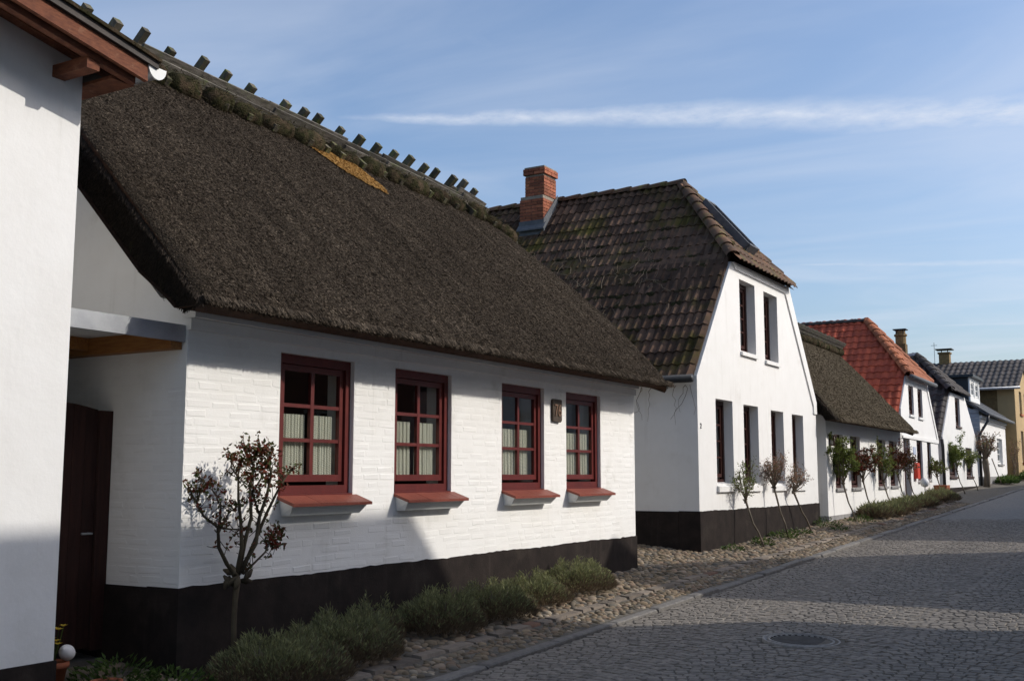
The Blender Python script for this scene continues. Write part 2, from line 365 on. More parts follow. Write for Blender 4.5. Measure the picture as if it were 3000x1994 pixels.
# kerb stones
kb = MB(); kb.add([(-4.69, -8, kz(-8)-.1), (-4.61, -8, kz(-8)-.1), (-4.61, 70, kz(70)-.1), (-4.69, 70, kz(70)-.1), (-4.69, -8, kz(-8)-.03), (-4.61, -8, kz(-8)-.03), (-4.61, 70, kz(70)-.03), (-4.69, 70, kz(70)-.03)],
     [(3,2,1,0),(4,5,6,7),(0,1,5,4),(1,2,6,5),(2,3,7,6),(3,0,4,7)])
kerb = kb.build('kerb', 'joint_sand', None, False, 'structure')
y = -7.5
while y < 68:
    L = R.uniform(.75, 1.25) if y < 60 else 3
    x0, x1 = -4.71+R.uniform(-.008, .008), -4.595+R.uniform(-.012, .012); t = R.uniform(-.012, .008)
    a, b = y+.008, y+L-.008; c = .012; za, zb = kz(a)+t+.012, kz(b)+t+R.uniform(-.006, .006)+.012
    m_ = MB(); vs = []
    for yy, zz, e in ((a, za, 1), (a+.02, za, 0), (b-.02, zb, 0), (b, zb, 1)):
        d = c*e
        vs += [(x0, yy, zz-.14), (x0, yy, zz-c-d), (x0+c, yy, zz-d), (x1-c, yy, zz-d), (x1, yy, zz-c-d), (x1, yy, zz-.14)]
    fs = [(i*6+k, i*6+k+1, (i+1)*6+k+1, (i+1)*6+k) for i in range(3) for k in range(5)]+[(0,1,2,3,4,5), (18,19,20,21,22,23)]
    m_.add(vs, fs); m_.build('kerb_stone', 'kerb_stone', kerb)
    y += L
# setts laid in segmental arcs
MHC = Vector((-2.72, 9.41)); MHR = .33
def sett_verts(cx, cy, ang, w, l, h):
    ca, sa = math.cos(ang), math.sin(ang); z0 = roadz(cx, cy); out = []
    for (k, zz) in ((1.0, -.006), (.92, .003+h), (.74, .0055+h)):
        for sx, sy in ((-1, -1), (1, -1), (1, 1), (-1, 1)):
            jx = 1+R.uniform(-.10, .06); jy = 1+R.uniform(-.10, .06)
            a = sx*w/2*k*jx; b = sy*l/2*k*jy
            out.append((a*ca-b*sa, a*sa+b*ca, zz+R.uniform(-.0015, .0015)))
    return [(cx+p[0], cy+p[1], z0+p[2]) for p in out]
SF = [(0,1,5,4),(1,2,6,5),(2,3,7,6),(3,0,4,7),(4,5,9,8),(5,6,10,9),(6,7,11,10),(7,4,8,11),(8,9,10,11)]
setts = []
SEGW = 1.30; PITCHA = .088
yb = 5.0
while yb < 27:
    for sgm in range(5):
        xc = -4.6+SEGW*(sgm+.5); rad = 1.15; x = -SEGW/2+R.uniform(0, .04)
        while x < SEGW/2:
            w = R.uniform(.072, .108); xm = x+w/2
            if abs(xm) < SEGW/2+.02:
                sag = rad-math.sqrt(max(.01, rad*rad-xm*xm)); cx = xc+xm; cy = yb-sag+R.uniform(-.006, .006)
                ang = -math.atan2(xm, math.sqrt(max(.01, rad*rad-xm*xm)))
                if -4.58 < cx < -.095*cy+1.6 and (Vector((cx, cy))-MHC).length > MHR+.04:
                    setts.append((cx, cy, ang, (w-.006)/math.cos(ang)*.985, PITCHA-.006))
            x += w
    yb += PITCHA
vis = [q for q in setts if inview((q[0], q[1], roadz(q[0], q[1])), 1.0)]
vis.sort(key=lambda q: q[1]); pick = set(id(q) for q in vis[:300])
variants = []
for k in range(10):
    b = MB(); 
    z = roadz(0, 0); vv = [(p[0], p[1], p[2]-z) for p in sett_verts(0, 0, 0,   .105, PITCHA-.006, R.uniform(-.002, .003))]
    b.add(vv, SF, k/10); variants.append(b.mesh('sett', 'sett'))
rest = MB()
for q in setts:
    if id(q) in pick:
        o = link(R.choice(variants), 'sett', road, at=(q[0], q[1], roadz(q[0], q[1]))); o.rotation_euler = (0, 0, q[2]+R.choice((0, math.pi))); o.scale = (q[3]/.105, 1, 1)
    else: rest.add(sett_verts(*q, R.uniform(-.002, .004)), SF)
rest.build('setts', 'sett', road, False, 'stuff')
# manhole cover
mh = thing('manhole_cover', 'round manhole cover with pale rim and dark concrete centre in the cobbled road', 'manhole', (MHC.x, MHC.y, roadz(MHC.x, MHC.y)))
mz = roadz(MHC.x, MHC.y)
tilt = SL
def rings(prof, m, name, n=48):
    b = MB(); b.lathe(prof, (0, 0, 0), n); me = b.mesh(name, m, True)
    for v in me.vertices: v.co = (MHC.x+v.co.x, MHC.y+v.co.y, mz+v.co.z+tilt*v.co.y-.03*v.co.x)
    return link(me, name, mh)
rings([(.325, -.02), (.325, .013), (.308, .015), (.305, -.002), (.285, -.004), (.285, -.02)], 'worn_iron', 'frame')
rings([(.278, -.01), (.278, .013), (.262, .016), (.258, .004), (.24, .003)], 'worn_iron', 'cover_rim')
rings([(.24, 0.0), (.23, .006), (0.001, .007)], 'concrete', 'cover_infill')
slots = MB()
for k in range(28):
    t = 2*math.pi*k/28
    c = Vector((MHC.x+.249*math.cos(t), MHC.y+.249*math.sin(t), mz+tilt*.249*math.sin(t)-.03*.249*math.cos(t)+.006))
    slots.bar(c-Vector((.008*math.cos(t), .008*math.sin(t), 0)), c+Vector((.008*math.cos(t), .008*math.sin(t), 0)), .02, .008)
slots.build('vent_bars', 'cast_iron', mh, False, 'stuff')
# fieldstone cobbles of the pavement
def stone_mesh(seed, seg=8):
    r = random.Random(seed); b = MB(); vs = []; fs = []
    rr = [1+r.uniform(-.16, .12) for _ in range(seg)]
    for k, (s_, z) in enumerate(((1.0, -.25), (.96, .18), (.72, .72), (.34, .95))):
        for i in range(seg):
            t = 2*math.pi*i/seg; q = rr[i]*s_*(1+r.uniform(-.04, .04)); vs.append((q*math.cos(t), q*math.sin(t), z+r.uniform(-.06, .06)))
    vs.append((0, 0, 1.0))
    for k in range(3):
        for i in range(seg): fs.append((k*seg+i, k*seg+(i+1) % seg, (k+1)*seg+(i+1) % seg, (k+1)*seg+i))
    for i in range(seg): fs.append((3*seg+i, 3*seg+(i+1) % seg, 4*seg))
    return vs, fs
SV = [stone_mesh(k) for k in range(12)]
stone_me = []
for k in range(12):
    b = MB(); b.add(*SV[k], rnd=(k+.5)/12); stone_me.append(b.mesh('cobblestone', 'cobble', True))
stones = []
def try_scatter(x0, x1, y0, y1, sx, sy, size, keep=lambda x, y: True, jit=.35):
    row = 0; y = y0
    while y < y1:
        x = x0+(row % 2)*sx/2
        while x < x1:
            px, py = x+R.uniform(-jit, jit)*sx, y+R.uniform(-jit, jit)*sy
            if keep(px, py) and x0-.02 < px < x1+.02:
                a = size*(R.uniform(.7, 1.15) if R.random() < .9 else R.uniform(1.2, 1.6)); stones.append((px, py, a, a*R.uniform(.62, .9), a*R.uniform(.25, .5), R.uniform(0, math.pi)))
            x += sx
        y += sy; row += 1
try_scatter(-5.02, -4.74, 5.0, 34, .073, .060, .040)
try_scatter(-6.05, -5.22, 6.0, 34, .090, .076, .050, lambda x, y: not (x < -5.98 and (y < 13.25 or 15.7 < y < 22.3 or 23.1 < y < 36)))
try_scatter(-8.4, -6.1, 13.35, 15.62, .090, .076, .050)
try_scatter(-6.7, -5.5, 4.55, 5.5, .14, .12, .08)
vs_ = [q for q in stones if inview((q[0], q[1], pav(q[0], q[1])), 1.0) and q[1] > 6.4]
vs_.sort(key=lambda q: (screen((q[0], q[1], pav(q[0], q[1])))[2])/q[2]); pick = set(id(q) for q in vs_[:300])
rest = MB()
for q in stones:
    z = pav(q[0], q[1])-.010; k = R.randrange(12)
    if id(q) in pick:
        o = link(stone_me[k], 'cobblestone', pavement, at=(q[0], q[1], z)); o.scale = (q[2], q[3], q[4]); o.rotation_euler = (0, 0, q[5])
    else:
        ca, sa = math.cos(q[5]), math.sin(q[5])
        rest.add([(q[0]+v[0]*q[2]*ca-v[1]*q[3]*sa, q[1]+v[0]*q[2]*sa+v[1]*q[3]*ca, z+v[2]*q[4]) for v in SV[k][0]], SV[k][1])
rest.build('cobblestones', 'cobble', pavement, True, 'stuff')
# line of flat slabs and bricks along the pavement
y = 5.5
while y < 34:
    L = R.uniform(.18, .42); xa = -5.20+R.uniform(-.015, .015); xb = -5.06+R.uniform(-.015, .015)
    z = pav(-5.12, y+L/2); h = R.uniform(.002, .018); b = MB(); c = .014
    b.hexa([(xa, y+.01, z-.03), (xb, y+.01+R.uniform(0, .02), z-.03), (xb, y+L-.01, z-.03), (xa, y+L-.01, z-.03),
            (xa+c, y+.01+c, z+h), (xb-c, y+.01+c, z+h-.006), (xb-c, y+L-.01-c, z+h), (xa+c, y+L-.01-c, z+h+.006)])
    b.build('paving_slab', 'slab' if R.random() < .85 else 'slab_red', pavement); y += L

# ------------------------------------------------------------------ generic building pieces
def window(house, xf, y0, y1, z0, z1, rev, fm, cols, rows, fw=.055, sw=.045, mw=.026, curtain=None, name='window', label=None):
    """frame, sash with glazing bars, panes, lace curtain in an opening whose frame stands rev behind the wall face"""
    x = xf-rev; b = MB()
    b.box(x-.07, x, y0, y0+fw, z0, z1); b.box(x-.07, x, y1-fw, y1, z0, z1)
    b.box(x-.07, x, y0+fw, y1-fw, z1-fw*1.2, z1); b.box(x-.07, x+.006, y0+fw, y1-fw, z0, z0+fw*1.1)
    fr = b.build(name, fm, house, label=label)
    sy0, sy1, sz0, sz1 = y0+fw+.004, y1-fw-.004, z0+fw*1.1+.03, z1-fw*1.2-.004
    s = MB(); xs = x-.022
    s.box(xs-.04, xs, sy0, sy0+sw, sz0, sz1); s.box(xs-.04, xs, sy1-sw, sy1, sz0, sz1)
    s.box(xs-.04, xs, sy0+sw, sy1-sw, sz1-sw, sz1); s.box(xs-.04, xs+.003, sy0+sw, sy1-sw, sz0, sz0+sw*1.15)
    gy0, gy1, gz0, gz1 = sy0+sw, sy1-sw, sz0+sw*1.15, sz1-sw
    cw = (gy1-gy0)/cols; rh = (gz1-gz0)/rows; m2 = mw/2
    for i in range(1, cols): s.box(xs-.036, xs-.003, gy0+cw*i-m2*1.4, gy0+cw*i+m2*1.4, gz0, gz1)
    for j in range(1, rows):
        for i in range(cols): s.box(xs-.034, xs-.005, gy0+cw*i+(m2*1.4 if i else 0), gy0+cw*(i+1)-(m2*1.4 if i < cols-1 else 0), gz0+rh*j-m2, gz0+rh*j+m2)
    s.build('sash', fm, fr)
    for i in range(cols):
        for j in range(rows):
            p = MB(); a, c, e, g = gy0+cw*i, gy0+cw*(i+1), gz0+rh*j, gz0+rh*(j+1)
            t = R.uniform(-.0012, .0012); p.add([(xs-.02+t, a, e), (xs-.02-t, c, e), (xs-.02-t, c, g), (xs-.02+t, a, g)], [(0, 1, 2, 3)]); p.build('pane', 'glass', fr)
    if curtain:
        for i in range(2):
            a = gy0+(gy1-gy0)*i/2+.012; e = gy0+(gy1-gy0)*(i+1)/2-R.uniform(.008, .085); n = 40; vs = []; ph = R.uniform(0, 6)
            for k in range(n+1):
                yy = a+(e-a)*k/n; wv = .017*math.sin(k*1.35+ph)+.007*math.sin(k*.6+ph)
                vs += [(xs-.058+wv*.7, yy, curtain), (xs-.058+wv, yy, gz0-.02)]
            p = MB(); p.add(vs, [(2*k, 2*k+2, 2*k+3, 2*k+1) for k in range(n)]); p.build('lace_curtain', 'lace', fr, True)
    return fr
def interior(house, x0, x1, y0, y1, z0, z1):
    b = MB(); b.box(x0, x1, y0, y1, z0, z1); b.build('room_shade_backing', 'room_shade', house)
def tile_profile(waves, w, ln, amp, thick=.016, n=4, lift=.022):
    """roof tile in local coords: x across, y up the slope, z normal"""
    vs = []; fs = []; c = n*waves
    for i in range(c+1):
        u = i/c; h = amp*(.5-.5*math.cos(2*math.pi*(u*waves)))
        vs += [(w*(u-.5), -ln*.08, h+lift-thick), (w*(u-.5), -ln*.08, h+lift), (w*(u-.5), ln*1.0, h)]
    for i in range(c):
        a = i*3; fs += [(a, a+3, a+4, a+1), (a+1, a+4, a+5, a+2)]
    return vs, fs
def inpoly(p, poly):
    x, y = p; r = False; j = len(poly)-1
    for i in range(len(poly)):
        a, b = poly[i], poly[j]
        if (a[1] > y) != (b[1] > y) and x < (b[0]-a[0])*(y-a[1])/(b[1]-a[1])+a[0]: r = not r
        j = i
    return r
def tile_slope(parent, org, ud, vd, poly, tw, ex, prof, m, limit=300, name='roof_tile', ridges=None, jitter=.006, skip=None):
    """lay tiles over a slope; poly in (u,v) from org; nearest ones in view become single pieces"""
    org = Vector(org); ud = Vector(ud).normalized(); vd = Vector(vd).normalized(); nd = ud.cross(vd)
    bu = ud
    if nd.z < 0: nd = -nd; bu = -ud
    B = Matrix((bu, vd, nd)).transposed()
    us = [p[0] for p in poly]; vs = [p[1] for p in poly]; items = []
    for j in range(int((max(vs)-min(vs))/ex)+1):
        v = min(vs)+ex*j
        for i in range(int((max(us)-min(us))/tw)+1):
            u = min(us)+tw*(i+.5)
            if not inpoly((u, v+ex*.5), poly): continue
            c = org+ud*u+vd*v+nd*.012
            if skip and skip(c): continue
            items.append(c)
    vis_ = [k for k in range(len(items)) if inview(items[k], 1.0)]
    vis_.sort(key=lambda k: screen(items[k])[2]); pk = set(vis_[:limit])
    mv = []
    for k in range(5):
        b = MB(); b.add(prof[0], prof[1], k/5); mv.append(b.mesh(name, m, False))
    restb = MB()
    for k, c in enumerate(items):
        rot = Matrix.Rotation(R.gauss(0, jitter), 3, 'Z') @ Matrix.Rotation(R.gauss(0, jitter), 3, 'X')
        if k in pk:
            o = link(R.choice(mv), name, parent, at=c); o.rotation_mode = 'QUATERNION'; o.rotation_quaternion = (B @ rot).to_quaternion()
        else:
            mm = B @ rot; restb.add([c+mm @ Vector(v) for v in prof[0]], prof[1])
    if restb.v: restb.build(name+'s', m, parent, False, 'stuff')
def cap_tiles(parent, a, b, r, ln, m, name='ridge_tile'):
    """half-round capping tiles from a up to b, each lapping the next"""
    a = Vector(a); b = Vector(b); L = (b-a).length; d = (b-a)/L; n = max(1, round(L/ln)); st = L/n
    sd_ = d.cross(Vector((0, 0, 1))).normalized(); up = sd_.cross(d)
    for k in range(n):
        p = a+d*st*k; q = a+d*(st*(k+1)+.05); vs = []
        for (c, rr, dz) in ((p, r*1.08, .012), (p+d*.05, r*1.08, .012), (q, r*.92, -.004)):
            for i in range(9):
                t = math.pi*i/8-.12*(1-i/4); vs.append(c+sd_*rr*math.cos(t)+up*(rr*.8*math.sin(t)+dz))
        fs = [(j*9+i, j*9+i+1, (j+1)*9+i+1, (j+1)*9+i) for j in range(2) for i in range(8)]
        bb = MB(); bb.add(vs, fs); bb.build(name, m, parent, True)

def leaf(b, p, d, n, ln, wd, rnd):
    p = Vector(p); d = Vector(d).normalized(); n = Vector(n); s = d.cross(n)
    if s.length < 1e-3: s = d.orthogonal()
    s.normalize(); u = s.cross(d)
    b.add([p, p+d*ln*.45+s*wd/2+u*wd*.15, p+d*ln, p+d*ln*.45-s*wd/2+u*wd*.15], [(0, 1, 2), (0, 2, 3)], rnd)
def rvec(): 
    v = Vector((R.gauss(0, 1), R.gauss(0, 1), R.gauss(0, 1))); return v.normalized()
def strands(n, sample, ln, wd, name, m, parent, seed=1, fork=.35):
    """n thin reed ends; sample(rng,n) -> P, slope dir, normal, side arrays"""
    rg = np.random.default_rng(seed); P, D, Nn, S = sample(rg, n); n = len(P)
    L = rg.uniform(ln*.55, ln*1.3, n)[:, None]; w = rg.uniform(wd*.6, wd*1.4, n)[:, None]
    dd = -D + Nn*rg.uniform(.12, fork, n)[:, None] + S*rg.normal(0, .16, n)[:, None]
    dd /= np.linalg.norm(dd, axis=1)[:, None]
    ro = rg.uniform(-.8, .8, n)[:, None]; sw = S*np.cos(ro)*w + Nn*np.sin(ro)*w
    a = P-Nn*.008; V = np.empty((n, 4, 3)); V[:, 0] = a-sw/2; V[:, 1] = a+sw/2; V[:, 2] = a+dd*L+sw*.45; V[:, 3] = a+dd*L-sw*.45
    F = np.arange(n*4).reshape(n, 4)
    return link(np_mesh(name, V.reshape(-1, 3), F, rg.beta(2, 2.2, n), m), name, parent, 'stuff')

def thatch_roof(house, ye0, y1f, xe, ze, xr, zrf, lip, und, nstr, mname, xw, seed, wd=.008, ln=.075, ny=90, rnd_l=.045):
    """thick reed roof: front and back slope, cut verges, underside, reed ends"""
    nu = 28; b = MB()
    def off(u, y, y1):   # swelling of the slope and rounding towards the eave and both verges (along the slope normal)
        amp = rnd_l
        ta = np.clip(1-(y-ye0)/.12, 0, 1); tb = np.clip(1-(y1-y)/.30, 0, 1)
        return (.05*np.sin(np.pi*u)-.04*np.clip(1-u/.06, 0, 1)**2-amp*(1-np.sqrt(1-ta*ta*.998))-.14*(1-np.sqrt(1-tb*tb*.998)))*.707
    def top(u, v):
        y = ye0+(y1f(u)-ye0)*v; zr = zrf(y); d = float(off(u, y, y1f(u)))
        return Vector((xe+(xr-xe)*u+d, y, ze+(zr-ze)*u+d))
    def lowz(x, zr):   # underside: flat lip at the eave, then parallel to the slope
        f = (x-xe)/(xr-xe); t = ze+(zr-ze)*f
        return t-und*min(1.0, .76+.24*min(1, (f-(lip/(xe-xr)))/.13)) if f > lip/(xe-xr)+1e-6 else ze-.055
    def back(u, v):
        p = top(u, v); return Vector((2*xr-p.x, p.y, p.z))
    def low(u, v):
        p = top(u, v); x = (xe-lip)+(xr-(xe-lip))*u
        return Vector((x, p.y+(.10 if v == 0 else (-.05 if v == 1 else 0)), lowz(x, zrf(p.y))))
    vs = []; cols = ny+1
    g_ = [.04*(1-math.cos(math.pi/2*i/14)) for i in range(14)]; VV = g_+[.04+.92*i/(ny-28) for i in range(ny-28+1)]+[1-q for q in g_[::-1]]
    for j in range(nu+1): vs += [top(j/nu, VV[i]) for i in range(cols)]
    for j in range(nu-1, -1, -1): vs += [back(j/nu, VV[i]) for i in range(cols)]
    nrow = 2*nu+1
    fs = [(j*cols+i, j*cols+i+1, (j+1)*cols+i+1, (j+1)*cols+i) for j in range(nrow-1) for i in range(ny)]
    b.add(vs, fs); b2 = MB()
    lv = []
    for j in range(nu+1): lv += [low(j/nu, VV[i]) for i in range(cols)]
    for j in range(nu-1, -1, -1):
        for i in range(cols): q = low(j/nu, VV[i]); lv.append(Vector((2*xr-q.x, q.y, q.z)))
    allv = vs+lv; N = len(vs); fs2 = []
    fs2 += [(N+j*cols+i+1, N+j*cols+i, N+(j+1)*cols+i, N+(j+1)*cols+i+1) for j in range(nrow-1) for i in range(ny)]
    for j in range(nrow-1):
        fs2.append((j*cols, (j+1)*cols, N+(j+1)*cols, N+j*cols)); e = ny
        fs2.append((j*cols+e, (j+1)*cols+e, N+(j+1)*cols+e, N+j*cols+e))
    for i in range(ny):
        fs2.append((i, i+1, N+i+1, N+i)); e = (nrow-1)*cols; fs2.append((e+i, e+i+1, N+e+i+1, N+e+i))
    roof = b.build('thatched_roof', 'thatch_base', house, True)
    b2.add(allv, fs2); b2.build('thatch_edge', 'thatch_cut', roof)
    # reed ends over the street slope
    def samp(rg, n):
        u = rg.uniform(0, .98, n); v = rg.uniform(.0, 1, n); q = rg.random(n) < .05; v = np.where(q, .02*v, v)
        y1 = np.array([y1f(t) for t in np.linspace(0, 1, 65)]); yy = ye0+(np.interp(u, np.linspace(0, 1, 65), y1)-ye0)*v
        yl = np.linspace(ye0-1, ye0+14, 200); zr = np.interp(yy, yl, [zrf(t) for t in yl])
        d = off(u, yy, np.interp(u, np.linspace(0, 1, 65), y1))
        P = np.stack([xe+(xr-xe)*u+d, yy, ze+(zr-ze)*u+d], 1)
        D = np.array([xr-xe, 0, zrf(ye0)-ze]); D = D/np.linalg.norm(D); Dn = np.tile(D, (n, 1))
        Nn = np.tile(np.array([D[2], 0, -D[0]]), (n, 1)); S = np.tile(np.array([0., 1, 0]), (n, 1))
        # low lumps left by the thatcher
        ta = .8*np.clip(1-(yy-ye0)/.12, 0, 1)[:, None]; yv = np.array([[0., -1, 0]])
        Nn = Nn*np.sqrt(1-ta*ta*.98)+yv*ta; S = np.cross(Nn, Dn)
        P = P+Nn*.013
        return P, Dn, Nn, S
    strands(nstr, samp, ln, wd, 'reed_ends', mname, roof, seed)
    def samp_e(rg, n):   # eave fringe
        v = rg.uniform(0, 1, n); yy = ye0+(y1f(0)-ye0)*v; k = rg.uniform(0, .22, n)
        P = np.stack([xe-lip*k, yy, ze-.05*k+rg.uniform(-.005, .03, n)], 1)
        D = np.tile(np.array([-.5, 0, .86]), (n, 1)); Nn = np.tile(np.array([.86, 0, .5]), (n, 1)); S = np.tile(np.array([0., 1, 0]), (n, 1))
        return P, D, Nn, S
    strands(int(nstr*.07), samp_e, ln*2.6, wd, 'eave_fringe', mname, roof, seed+1)
    def samp_v(rg, n):   # cut verge towards the viewer
        u = rg.uniform(0, 1, n); k = rg.uniform(0, 1, n)
        zr = zrf(ye0); tx = xe+(xr-xe)*u; tz = ze+(zr-ze)*u; lx = (xe-lip)+(xr-xe+lip)*u; lz = np.array([lowz(q, zr) for q in lx]); tz = tz-rnd_l*.4; tx = tx-rnd_l*.4
        P = np.stack([tx+(lx-tx)*k, ye0+.10*k, tz+(lz-tz)*k], 1)
        D = np.array([-.45, .35, .8]); D = np.tile(D/np.linalg.norm(D), (n, 1)); Nn = np.tile(np.array([0., -1, -.2]), (n, 1)); S = np.tile(np.array([.8, 0, -.6]), (n, 1))
        return P, D, Nn, S
    strands(int(nstr*.07), samp_v, ln*3.0, wd, 'verge_reeds', 'thatch_verge_shade', roof, seed+2, .6)
    return roof, top

def brick_field(parent, xf, y0, y1, z0, z1, holes, limit, m='white_brick', ch=.0665, bl=.245, axis='x', proud=.0012, name='brick'):
    """painted bricks standing slightly proud of their joints; nearest ones single, the rest one mesh"""
    items = []; row = 0; z = z0
    while z < z1-.02:
        h = min(ch, z1-z); iv = [(y0, y1)]
        for (a, b, c, d) in holes:
            if c < z+h-.004 and d > z+.004:
                nv = []
                for (p, q) in iv:
                    if b <= p or a >= q: nv.append((p, q)); continue
                    if a > p: nv.append((p, a))
                    if b < q: nv.append((b, q))
                iv = nv
        b0 = y0-(bl/2 if row % 2 else 0)-R.uniform(0, .05)
        while b0 < y1:
            a0 = b0; b0 = a0+bl*(R.uniform(.88, 1.08) if R.random() > .12 else .5)
            for (p, q) in iv:
                a, b = max(a0, p), min(b0, q)
                if b-a > .03 and R.random() > .10: items.append(((a+b)/2, z+h/2+R.gauss(0, .0016), b-a-.004, h-.004))
        z += h; row += 1
    mv = []
    def bv(l, h):
        e = .021; o = []
        for (k, xx) in ((0, -.0015), (1, proud)):
            for sy, sz in ((-1, -1), (1, -1), (1, 1), (-1, 1)):
                o.append((xx+(R.uniform(-.0011, .0011) if k else 0), sy*(l/2-e*k*R.uniform(.5, 1.3))+R.uniform(-.004, .004), sz*(h/2-e*k*R.uniform(.35, 1.0))+R.uniform(-.0035, .0035)))
        return o
    BF = [(4, 5, 6, 7), (0, 1, 5, 4), (1, 2, 6, 5), (2, 3, 7, 6), (3, 0, 4, 7)]
    for k in range(8):
        b = MB(); b.add(bv(bl-.004, ch-.004), BF, k/8); mv.append(b.mesh(name, m))
    items.sort(key=lambda q: q[0]); rest_ = MB(); cnt = 0
    for (c, z, l, h) in items:
        if axis == 'x' and cnt < limit:
            o = link(R.choice(mv), name, parent, at=(xf, c, z)); o.scale = (R.uniform(.3, 1.5), l/(bl-.004), h/(ch-.004)); cnt += 1
        else:
            sx_ = R.uniform(.3, 1.5); vv = [(v[0]*sx_, v[1], v[2]) for v in bv(l, h)]
            rest_.add([(xf+v[0], c+v[1], z+v[2]) if axis == 'x' else (c+v[1], xf-v[0], z+v[2]) for v in vv], BF)
    if rest_.v: rest_.build(name+'_courses', m, parent, False, 'stuff')

# ------------------------------------------------------------------ HOUSE 1: thatched cottage with red windows
H1 = thing('thatched_cottage', 'white brick cottage with dark reed thatch and four red framed windows', 'house', (-6, 9.4, pav(-6, 9.4)))
X1 = -6.0; Y0, Y1 = 5.51, 13.31
W1 = [(6.49, 7.42), (8.012, 8.942), (9.902, 10.832), (11.368, 12.285)]
WZ0, WZ1 = 1.47, 2.62
b = MB(); b.prism([(Y0, .1), (Y1, .1), (Y1, 2.86), (Y0, 2.86)], FX, X1, X1-.30, [rect(a, c, WZ0, WZ1) for a, c in W1])
wall1 = b.build('wall', 'white_brick', H1)
g1 = [(-6.3, .1), (-10.8, .1), (-10.8, 2.86), (-8.42, 5.0), (-6.3, 2.95)]
for yy in ((Y0, Y0+.3), (Y1-.3, Y1)):
    b = MB(); b.prism(g1, FY, *yy); b.build('gable_wall', 'white_brick', H1)
b = MB(); b.prism([(-6.001, 2.86), (-6.3, 2.86), (-6.3, 2.95)], FY, Y0, Y1); b.build('wall_plate', 'white_brick', H1)
b = MB(); b.box(-10.8, -10.5, Y0+.3, Y1-.3, .1, 2.86); b.build('back_wall', 'white_brick', H1)
b = MB(); b.box(-10.4, -6.45, Y0+.31, Y1-.31, .5, .6); b.box(-8.6, -8.5, Y0+.31, Y1-.31, .6, 4.6); b.build('room_shade_backing', 'room_shade', H1)  # added floor and backing panel, coloured dark to stand for indoor shade
holes1 = [(a, c, WZ0, WZ1) for a, c in W1]
brick_field(wall1, X1, Y0, Y1, .862, 2.68, holes1, 300)
side = MB(); 
brick_field(bpy.data.objects['gable_wall'], Y0, -8.2, -6.0, .862, 2.60, [], 0, axis='y', name='side_brick')
# plinth, following the slope of the ground
def ragged_plinth(house, xb, xf, y0, y1, zb, z0, z1, m='plinth_tar'):
    n = int((y1-y0)/.07); b = MB(); top_ = [(y0+(y1-y0)*i/n, z0+(z1-z0)*i/n+R.gauss(0, .0028)+.004*math.sin(i*.23)) for i in range(n+1)]
    b.prism([(y0, zb), (y1, zb)]+top_[::-1], FX, xb, xf); return b.build('plinth', m, house)
ragged_plinth(H1, X1-.31, X1+.016, Y0-.014, Y1+.014, .05, .853, .846)
b = MB(); b.box(-10.7, X1-.312, Y0-.013, Y0+.2, .05, .845); b.build('side_plinth', 'plinth_tar', H1)
for (z0, z1, p) in ((2.690, 2.772, .035), (2.776, 2.868, .075)):
    b = MB(); b.box(X1-.05, X1+p, Y0-.004, Y1+.004, z0, z1); b.build('cornice', 'white_brick', H1)
for (a, c) in W1:
    window(H1, X1, a+.002, c-.002, WZ0+.02, WZ1-.002, .042, 'red_paint', 2, 3, fw=.062, sw=.05, mw=.030, curtain=2.14)
    # sill board of planks on a white boxed console
    pz0, pz1 = 1.478, 1.418; xa, xb = X1-.07, X1+.175; ya, yb_ = a-.005, c+.055
    s = MB(); s.hexa([(X1+.002, a+.04, 1.322), (X1+.085, a+.05, 1.322), (X1+.085, c-.01, 1.322), (X1+.002, c, 1.322),
                      (X1+.002, a+.015, 1.445), (X1+.150, a+.015, 1.40), (X1+.150, c+.025, 1.40), (X1+.002, c+.025, 1.445)])
    sill = s.build('window_sill', 'white_paint', H1)
    n = 6
    for k in range(n):
        p0 = ya+(yb_-ya)*k/n+.0012; p1 = ya+(yb_-ya)*(k+1)/n-.0012; j = R.uniform(-.001, .001)
        q = MB(); q.hexa([(X1+.001, p0, pz0-.026), (xb, p0, pz1-.024), (xb, p1, pz1-.024), (X1+.001, p1, pz0-.026), (X1+.001, p0, pz0+j), (xb, p0, pz1+j), (xb, p1, pz1+j), (X1+.001, p1, pz0+j)])
        q.build('plank', 'sill_paint', sill)
    q = MB(); q.box(X1-.11, X1, a+.002, c-.002, WZ0-.02, WZ0+.019); q.build('sill_upstand', 'red_paint', sill)
zr1 = lambda y: 5.69-.028*(y-7.8)-(.15*max(0, (y-12.5)/1.1)**2)
def y1f(u): return float(np.interp(u, [0, .15, .35, .6, .85, 1], [13.52, 13.70, 13.93, 14.10, 14.08, 14.0]))
roof1, top1 = thatch_roof(H1, 5.21, y1f, -5.52, 2.85, -8.42, zr1, .30, .45, 620000, 'thatch', X1, 11, .0044, .021)
